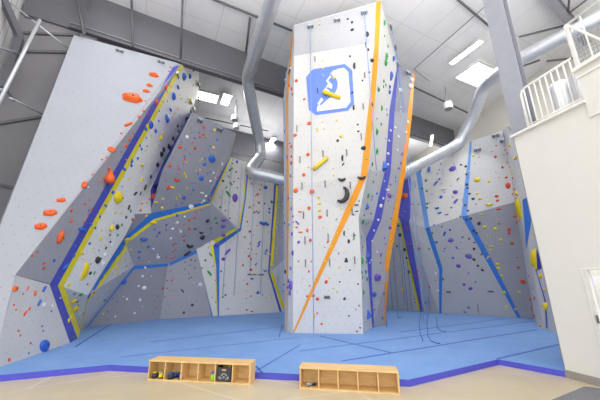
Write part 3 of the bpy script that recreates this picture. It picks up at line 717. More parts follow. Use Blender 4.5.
# ---- right wall
RR = wall_thing('right_climbing_wall', 'white and grey climbing wall with sky blue stripes right of the tower')
facet('white_low', [v3, z0, za, y1, y3], 'light_panel', RR, label='lower pale grey panel')
zt = atY(471.5, 141, 14.2)
wn = (za-y1).cross(zt-y1); onW = lambda x, y: onplane(x, y, y1, wn)
y2 = onW(415.5, 170)
facet('white_high', [y1, za, zt, onW(466, 145), onW(440, 156), y2], 'white_panel', RR, label='upper white panel')
zb = onplane(514.5, 202, z0, (z1-z0).cross(za-z0)); zc = onplane(503, 130.5, za, (zb-za).cross(zt-za))
facet('corner_low', [z0, z1, zb, za], 'grey_panel', RR, label='darker grey lower corner panel')
facet('corner_high', [za, zb, zc, zt], 'pale_panel', RR)
ya0 = fl(538.5, 327.3); ya1 = fl(544.5, 329.5)
yt = atY(507, 126, 12.2); yb = atY(515.5, 203, 12.0)
facet('narrow', [z1, ya0, ya1, atY(519.5, 203, 11.3), yt, zc, zb], 'white_panel', RR, label='narrow white panel')
facet('edge', [ya1, fl(570, 338), atY(540, 128, 9.8), atY(509, 128, 10.5), yt, atY(519.5, 203, 11.3)], 'pale_panel', RR)
stripe([(415.8, 171), (425, 227.8)], [(420.5, 170), (429.5, 226.5)], 's_light', RR, ['white_high'])
stripe([(425.1, 228), (439.1, 270), (439.2, 313)], [(429.5, 226.8), (442.5, 268), (441.5, 313.3)], 's_sky', RR, ['white_low'])
stripe([(470, 141.5), (461, 216.7)], [(472, 141), (467, 215.5)], 's_light', RR, ['white_high', 'corner_high'])
stripe([(461.8, 216.7), (489.8, 267), (517.3, 317.5)], [(468, 215.3), (495.5, 267), (521, 317.6)], 's_sky', RR, ['corner_low'])
stripe([(501.5, 131), (505, 140)], [(503, 130.5), (505.6, 140)], 's_blue', RR, ['narrow'])
b1_ = patch([(522.5, 200), (528, 196.5), (532.5, 215), (526.5, 250)], 's_sky', RR, 'edge', 'painted_stripe')
patch([(537, 248), (541, 262), (543, 268), (535.5, 271)], 's_navy', RR, 'edge', 'painted_stripe')
stripe([(535.2, 268), (544.5, 300), (546.5, 328)], [(536.6, 270), (546, 301), (548, 329)], 's_blue', RR, ['edge', 'narrow'])

# wall signs
def wsign(px, py, w, h, label, key, mat='base_grey', bars=None):
    p, n, k = hit(px, py, [key]); n = n if n.dot(EYEV-p) > 0 else -n; tg, bt = frame_uv(n)
    R = Matrix((tg, bt, n)).transposed(); sc = (p-EYEV).length/F
    t = empty('wall_sign', p+n*.012); t.rotation_euler = R.to_euler(); tag(t, label, 'sign')
    bm = bmesh.new(); add_box(bm, (w*sc, h*sc, .015)); from_bm('board', bm, mat, t)
    if bars:
        for (x0, x1, m) in bars:
            bm = bmesh.new(); nb = max(1, int((x1-x0)*w/1.1))
            for i in range(nb):
                xx = (x0+(x1-x0)*(i+.5)/nb-.5)*w*sc; add_box(bm, ((x1-x0)/nb*w*sc*.7, h*sc*(.75 if i % 2 else .55), .006), (xx, 0, .01))
            from_bm('lettering', bm, m, t)
wsign(255.8, 274.6, 17, 2, 'dark banner strip with red and green letters on the white back wall', 'back', 'pale_panel', [(.0, .2, 'black'), (.2, .27, 'green'), (.28, .5, 'red'), (.66, 1.0, 'black')])
wsign(327, 297.3, 6, 3, 'small grey placard low on the tower front face', 'front_low', 'base_grey', [(.1, .9, 'bolt')])
wsign(448.6, 292, 4, 1.6, 'small grey tag low on the right wall, left of two', 'white_low', 'base_grey', [(.1, .9, 'bolt')])
wsign(490.8, 291.5, 4.5, 1.6, 'small grey tag low on the right wall, right of two by the stripe', 'white_low', 'base_grey', [(.1, .9, 'bolt')])

# top anchors and ropes
def anchor(px, py, keys, label):
    h = hit(px, py, keys)
    if not h: return None
    p, n, k = h; n = n if n.dot(EYEV-p) > 0 else -n; tg, bt = frame_uv(n); R = Matrix((tg, bt, n)).transposed()
    t = empty('top_anchor', p); t.rotation_euler = R.to_euler(); tag(t, label, 'rope anchor')
    s = max(.7, (p-EYEV).length/13)
    bm = bmesh.new(); add_box(bm, (.2*s, .1*s, .07*s), (0, 0, .035*s), None, .01); from_bm('bracket', bm, 'steel', t)
    for i in (-1, 1):
        bm = bmesh.new(); pts = [(i*.07*s+.035*s*math.cos(a), -.09*s+.07*s*math.sin(a), .06*s) for a in [k*math.pi/5 for k in range(11)]]
        add_tube(bm, pts, .012*s, 6); from_bm('carabiner', bm, 'bolt', t, True)
    return p+n*.12*s
for px, py, ks, lab in [
    (120, 51, ['slab'], 'steel rope anchor near the top of the pale slab, left of two'), (161, 62, ['slab'], 'steel rope anchor near the top of the pale slab, right of two'),
    (177, 74, ['over', 'bright'], 'steel rope anchor at the top of the blue stripe on the left wall'), (198, 84, ['bright'], 'steel rope anchor at the top right edge of the bright left panel'),
    (198, 98, ['bright'], 'small anchor just below the topmost one on the bright panel edge'), (193, 108, ['bright'], 'anchor at the lower right tip of the bright panel'),
    (199.7, 119, ['roof_high'], 'anchor near the upper left of the grey overhang'), (219.5, 128, ['roof_high'], 'anchor near the upper right of the grey overhang'),
    (337, 19.5, ['front_top'], 'anchor in the middle of the tower top'), (290.5, 70, ['left_side', 'left_rear'], 'anchor high on the tower left side, upper of two'), (286, 81, ['left_rear', 'left_side'], 'anchor high on the tower left side, lower of two'),
    (407, 72.5, ['grey_high'], 'anchor on the dark top panel at the tower right')]:
    anchor(px, py, ks, lab)
def rope(px, py, keys, label, dark=False, bottom=.2, out=.0, tail=None, withanchor=None, r=.011):
    h = hit(px, py, keys)
    if not h: return
    p = h[0]+ (h[1] if h[1].dot(EYEV-h[0]) > 0 else -h[1])*(.1+out)
    if withanchor: anchor(px, py, keys, withanchor)
    pts = [p, Vector((p.x, p.y, max(bottom, .16)))]
    if tail: pts += [Vector((p.x+a, p.y+b, .15)) for a, b in tail]
    o = tube('climbing_rope', pts, r, 'rope_dark' if dark else 'rope', None, 6); tag(o, label, 'rope')
rope(310.5, 26, ['front_top'], 'light blue rope hanging down the left part of the tower front', withanchor='anchor at the top left of the tower front', r=.014)
rope(364, 12, ['front_top'], 'light blue rope hanging past the orange stripe on the tower front', withanchor='anchor at the top right of the tower front', r=.014, bottom=5.0)
rope(389.5, 26, ['right_high'], 'rope hanging from the topmost anchor on the tower right side', withanchor='topmost anchor on the tower right side', bottom=.3)
rope(394, 46, ['right_high'], 'rope hanging from the middle anchor on the tower right side', withanchor='middle anchor on the tower right side', bottom=.3)
rope(397, 63, ['right_high', 'grey_high'], 'rope hanging from the lowest anchor on the tower right side', withanchor='lowest anchor on the tower right side, by the dark panel', bottom=9)
rope(288.5, 72, ['left_side', 'left_rear'], 'thin rope down the left side of the tower', bottom=1.2)
for i, (x, y, b) in enumerate([(231, 165, 1), (241, 166, 1), (254, 168, 2), (264, 174, 1), (222, 190, 4)]):
    rope(x, y, ['back'], 'thin rope on the white back wall, %s from the left of five' % ['second', 'third', 'fourth', 'rightmost', 'leftmost'][i], bottom=b)
rope(281, 190, ['back_right'], 'thin rope on the grey strip just left of the tower', bottom=1)
for i, (x, y, b) in enumerate([(389, 250, .2), (393, 240, .3), (398, 222, .4), (403, 250, .2), (408, 262, .2)]):
    rope(x, y, ['behind'], 'blue rope on the pale panel behind the tower, %s from the left of five' % ['leftmost', 'second', 'third', 'fourth', 'rightmost'][i], dark=True, bottom=b)
for i, (x, y, b) in enumerate([(411, 180, .3), (414.5, 182, .2), (418, 200, .3)]):
    rope(x, y, ['vgrey'], 'blue rope on the narrow grey panel right of the violet fin, %s of three' % ['left', 'middle', 'right'][i], dark=i == 1, bottom=b)
for i, (x, y, b) in enumerate([(431, 168, .3), (443, 170, .2), (456, 166, .2)]):
    rope(x, y, ['white_high'], 'light blue rope on the white part of the right wall, %s of three' % ['left', 'middle', 'right'][i], bottom=b)
rope(477.5, 149, ['corner_high'], 'light blue rope beside the upper right sky blue stripe', withanchor='anchor near the top left of the corner panel', bottom=.3)
rope(495.5, 135, ['corner_high'], 'light blue rope down the middle of the right corner panel', withanchor='anchor at the top of the right corner panel', bottom=.3)
rope(503.5, 140, ['narrow', 'corner_high'], 'light blue rope along the edge of the narrow white panel', withanchor='anchor at the top of the narrow white panel, lower of two', bottom=.3)
rope(511, 128, ['edge'], 'light blue rope beside the mezzanine wall edge', withanchor='anchor at the peak of the narrow white panel', bottom=.3)
# loose rope ends lying on the mat
def lying(pts, label):
    P = [atZ(x, y, MAT_Z+.012) for x, y in pts]; o = tube('rope_end', P, .011, 'rope_dark', None, 6); tag(o, label, 'rope')
lying([(421, 313), (419.5, 322), (420, 332), (423, 341)], 'rope end lying on the mat below the violet fin, left strand')
lying([(428, 313), (427, 325), (428, 336), (431, 341), (438, 343.5), (440, 343)], 'curved rope end on the mat right of the violet fin')
lying([(436.5, 318), (437.5, 328), (441, 331), (446, 331.5)], 'short curled rope end on the mat near the sky blue stripe')
lying([(387, 309), (386, 318), (387, 327)], 'rope end lying on the mat beside the tower foot')
lying([(397, 311), (398.5, 318), (402, 317)], 'small curled rope end on the mat behind the tower')
lying([(282.5, 325), (280, 333), (279, 337)], 'thin rope end on the mat left of the tower foot')

# ================= BENCHES AND SHOES =================
def cubby(p0, p1, h, dpt, n, label):
    d = (p1-p0); L = Vector((d.x, d.y, 0)).length; yaw = math.atan2(d.y, d.x); t = empty('shoe_bench', Vector((p0.x, p0.y, 0)), yaw); tag(t, label, 'bench')
    th = .018
    def bb(name, x0, x1, y0, y1, z0, z1):
        bm = bmesh.new(); add_box(bm, (x1-x0, y1-y0, z1-z0), ((x0+x1)/2, (y0+y1)/2, (z0+z1)/2), None, .002); return from_bm(name, bm, 'wood', t)
    bb('seat_top', -.005, L+.005, -.005, dpt+.005, h-.03, h)
    bb('bottom_board', 0, L, 0, dpt, .0, .025); bb('back_board', th, L-th, dpt-.012, dpt, .025, h-.03)
    for i in range(n+1):
        x = min(max(L*i/n-th/2, 0), L-th); bb('divider' if 0 < i < n else 'side_panel', x, x+th, 0, dpt-.012, .025, h-.03)
    e = bb('end_frame', L, L+.008, 0, .04, .0, h-.03); bb('end_frame', L, L+.008, dpt-.04, dpt, 0, h-.03); bb('end_frame', L, L+.008, .04, dpt-.04, 0, .04)
    return t, L, yaw
pL0, pL1 = atZ(147, 380.3, 0), atZ(249.5, 385.4, 0)
bL, LL, yL = cubby(pL0, pL1, .315, .27, 6, 'long low plywood shoe bench with six cubbies, left of two')
pR0, pR1 = atZ(299.5, 389.2, 0), atZ(400, 395.3, 0)
bR, LR, yR = cubby(pR0, pR1, .315, .27, 5, 'low plywood shoe bench with five cubbies, right of two')
def inb(base, yaw, x, y, z): return Vector((base.x+math.cos(yaw)*x-math.sin(yaw)*y, base.y+math.sin(yaw)*x+math.cos(yaw)*y, z))
def shoe(loc, rz, main, accent, label, L=.25, tilt=0):
    t = empty('climbing_shoe', loc, rz); t.rotation_euler.x = tilt; t.scale = (L/.25,)*3; L = .25; tag(t, label, 'shoe', )
    bm = bmesh.new(); prof = [(0, .03, .07), (.12, .04, .085), (.3, .042, .08), (.5, .04, .06), (.7, .045, .048), (.88, .038, .036), (1, .015, .02)]
    rings = []
    for s, w, h in prof:
        ring = []
        for k in range(12):
            a = 2*math.pi*k/12; z = max(0, h/2+h/2*math.sin(a)); ring.append(bm.verts.new(((s-.5)*L, w*math.cos(a)*(1 if math.sin(a) < 0 else .8), z+.008)))
        rings.append(ring)
    for a, b in zip(rings, rings[1:]):
        for k in range(12): bm.faces.new((a[k], a[(k+1) % 12], b[(k+1) % 12], b[k]))
    bm.faces.new(rings[0][::-1]); bm.faces.new(rings[-1]); bmesh.ops.recalc_face_normals(bm, faces=bm.faces); from_bm('upper', bm, main, t, True)
    bm = bmesh.new(); vs = []
    for s, w, h in prof: vs.append(bm.verts.new(((s-.5)*L*1.03, w*1.05, 0)))
    for s, w, h in reversed(prof): vs.append(bm.verts.new(((s-.5)*L*1.03, -w*1.05, 0)))
    f = bm.faces.new(vs); r = bmesh.ops.extrude_face_region(bm, geom=[f]); bmesh.ops.translate(bm, verts=[v for v in r['geom'] if isinstance(v, bmesh.types.BMVert)], vec=(0, 0, .012)); bmesh.ops.recalc_face_normals(bm, faces=bm.faces)
    from_bm('sole', bm, 'black', t)
    for x in (-.02, .025):
        bm = bmesh.new(); add_tube(bm, [(x*1.0, -.038, .03), (x, -.028, .066), (x, 0, .078), (x, .028, .066), (x, .038, .03)], .009, 6); from_bm('strap', bm, accent, t, True)
    bm = bmesh.new(); add_tube(bm, [(-.1, .025*math.cos(a), .088) if 0 else (-.085+.035*math.cos(a), .028*math.sin(a), .088) for a in [k*math.pi/6 for k in range(13)]], .007, 6); from_bm('collar', bm, accent, t, True)
cw = LL/6
shoe(inb(pL0, yL, cw*.5-.03, .13, .026), math.radians(70), 'shoe_black', 'yellow', 'dark climbing shoe with yellow trim in the leftmost cubby, left of its pair')
shoe(inb(pL0, yL, cw*.5+.07, .14, .026), math.radians(80), 'yellow', 'shoe_grey', 'yellow and grey climbing shoe in the leftmost cubby, right of its pair')
shoe(inb(pL0, yL, cw*1.5-.02, .12, .026), math.radians(60), 'shoe_black', 'blue', 'dark climbing shoe with blue straps in the second cubby, left of its pair')
shoe(inb(pL0, yL, cw*1.5+.08, .15, .026), math.radians(110), 'blue', 'shoe_black', 'blue climbing shoe with dark straps in the second cubby, right of its pair')
cr = LR/5
shoe(inb(pR0, yR, cr*.5-.0, .1, .026), math.radians(40), 'shoe_grey', 'white', 'small grey shoe in the left cubby of the right bench, front of its pair', .12)
shoe(inb(pR0, yR, cr*.5+.07, .15, .026), math.radians(60), 'shoe_black', 'shoe_grey', 'small dark shoe in the left cubby of the right bench, rear of its pair', .12)
# chalk bag
p = inb(pL0, yL, cw*3.9-.03, .08, .026); t = empty('chalk_bag', p); tag(t, 'small lime green and purple chalk bag in the fourth cubby of the left bench', 'bag')
bm = bmesh.new(); add_tube(bm, [(0, 0, 0), (0, 0, .015), (0, 0, .06), (0, 0, .1)], .04, 14, True, [.03, .04, .043, .035]); from_bm('pouch', bm, 'lime', t, True)
bm = bmesh.new(); add_tube(bm, [(0, 0, .1), (0, 0, .125)], .037, 14, True, [.036, .04]); from_bm('rim', bm, 'purple', t, True)
# black crate in the fifth cubby
p = inb(pL0, yL, cw*4.5, .15, .026); t = empty('storage_bin', p, yL); tag(t, 'black plastic storage bin with printed front in the fifth cubby of the left bench', 'bin')
bm = bmesh.new()
for (sx, sy, x, y, z, h) in [(.235, .012, 0, -.13, .11, .2), (.235, .012, 0, .13, .11, .2), (.012, .25, -.115, 0, .11, .2), (.012, .25, .115, 0, .11, .2), (.235, .26, 0, 0, .01, .02)]: add_box(bm, (sx, sy, h), (x, y, z), None, .003)
from_bm('body', bm, 'black_plastic', t)
bm = bmesh.new()
for x, z, w, h in [(-.07, .06, .03, .04), (-.035, .1, .025, .03), (0, .12, .05, .02), (.04, .1, .025, .03), (.07, .06, .03, .04), (0, .07, .03, .03), (-.04, .05, .02, .02), (.04, .045, .02, .02)]: add_box(bm, (w, .004, h), (x, -.138, z), Matrix.Rotation(x*6, 3, 'Y'), .003)
from_bm('front_print', bm, 'bin_logo', t)
bm = bmesh.new(); add_box(bm, (.07, .006, .018), (0, -.138, .175), None, .002); from_bm('handle_slot', bm, 'wood', t)
bm = bmesh.new(); bmesh.ops.create_icosphere(bm, subdivisions=2, radius=.025); o = from_bm('chalk_ball', bm, 'lime', None, True); o.location = inb(pL0, yL, cw*4.5+.07, .1, .235); tag(o, 'small lime green ball on top of the black bin', 'ball')
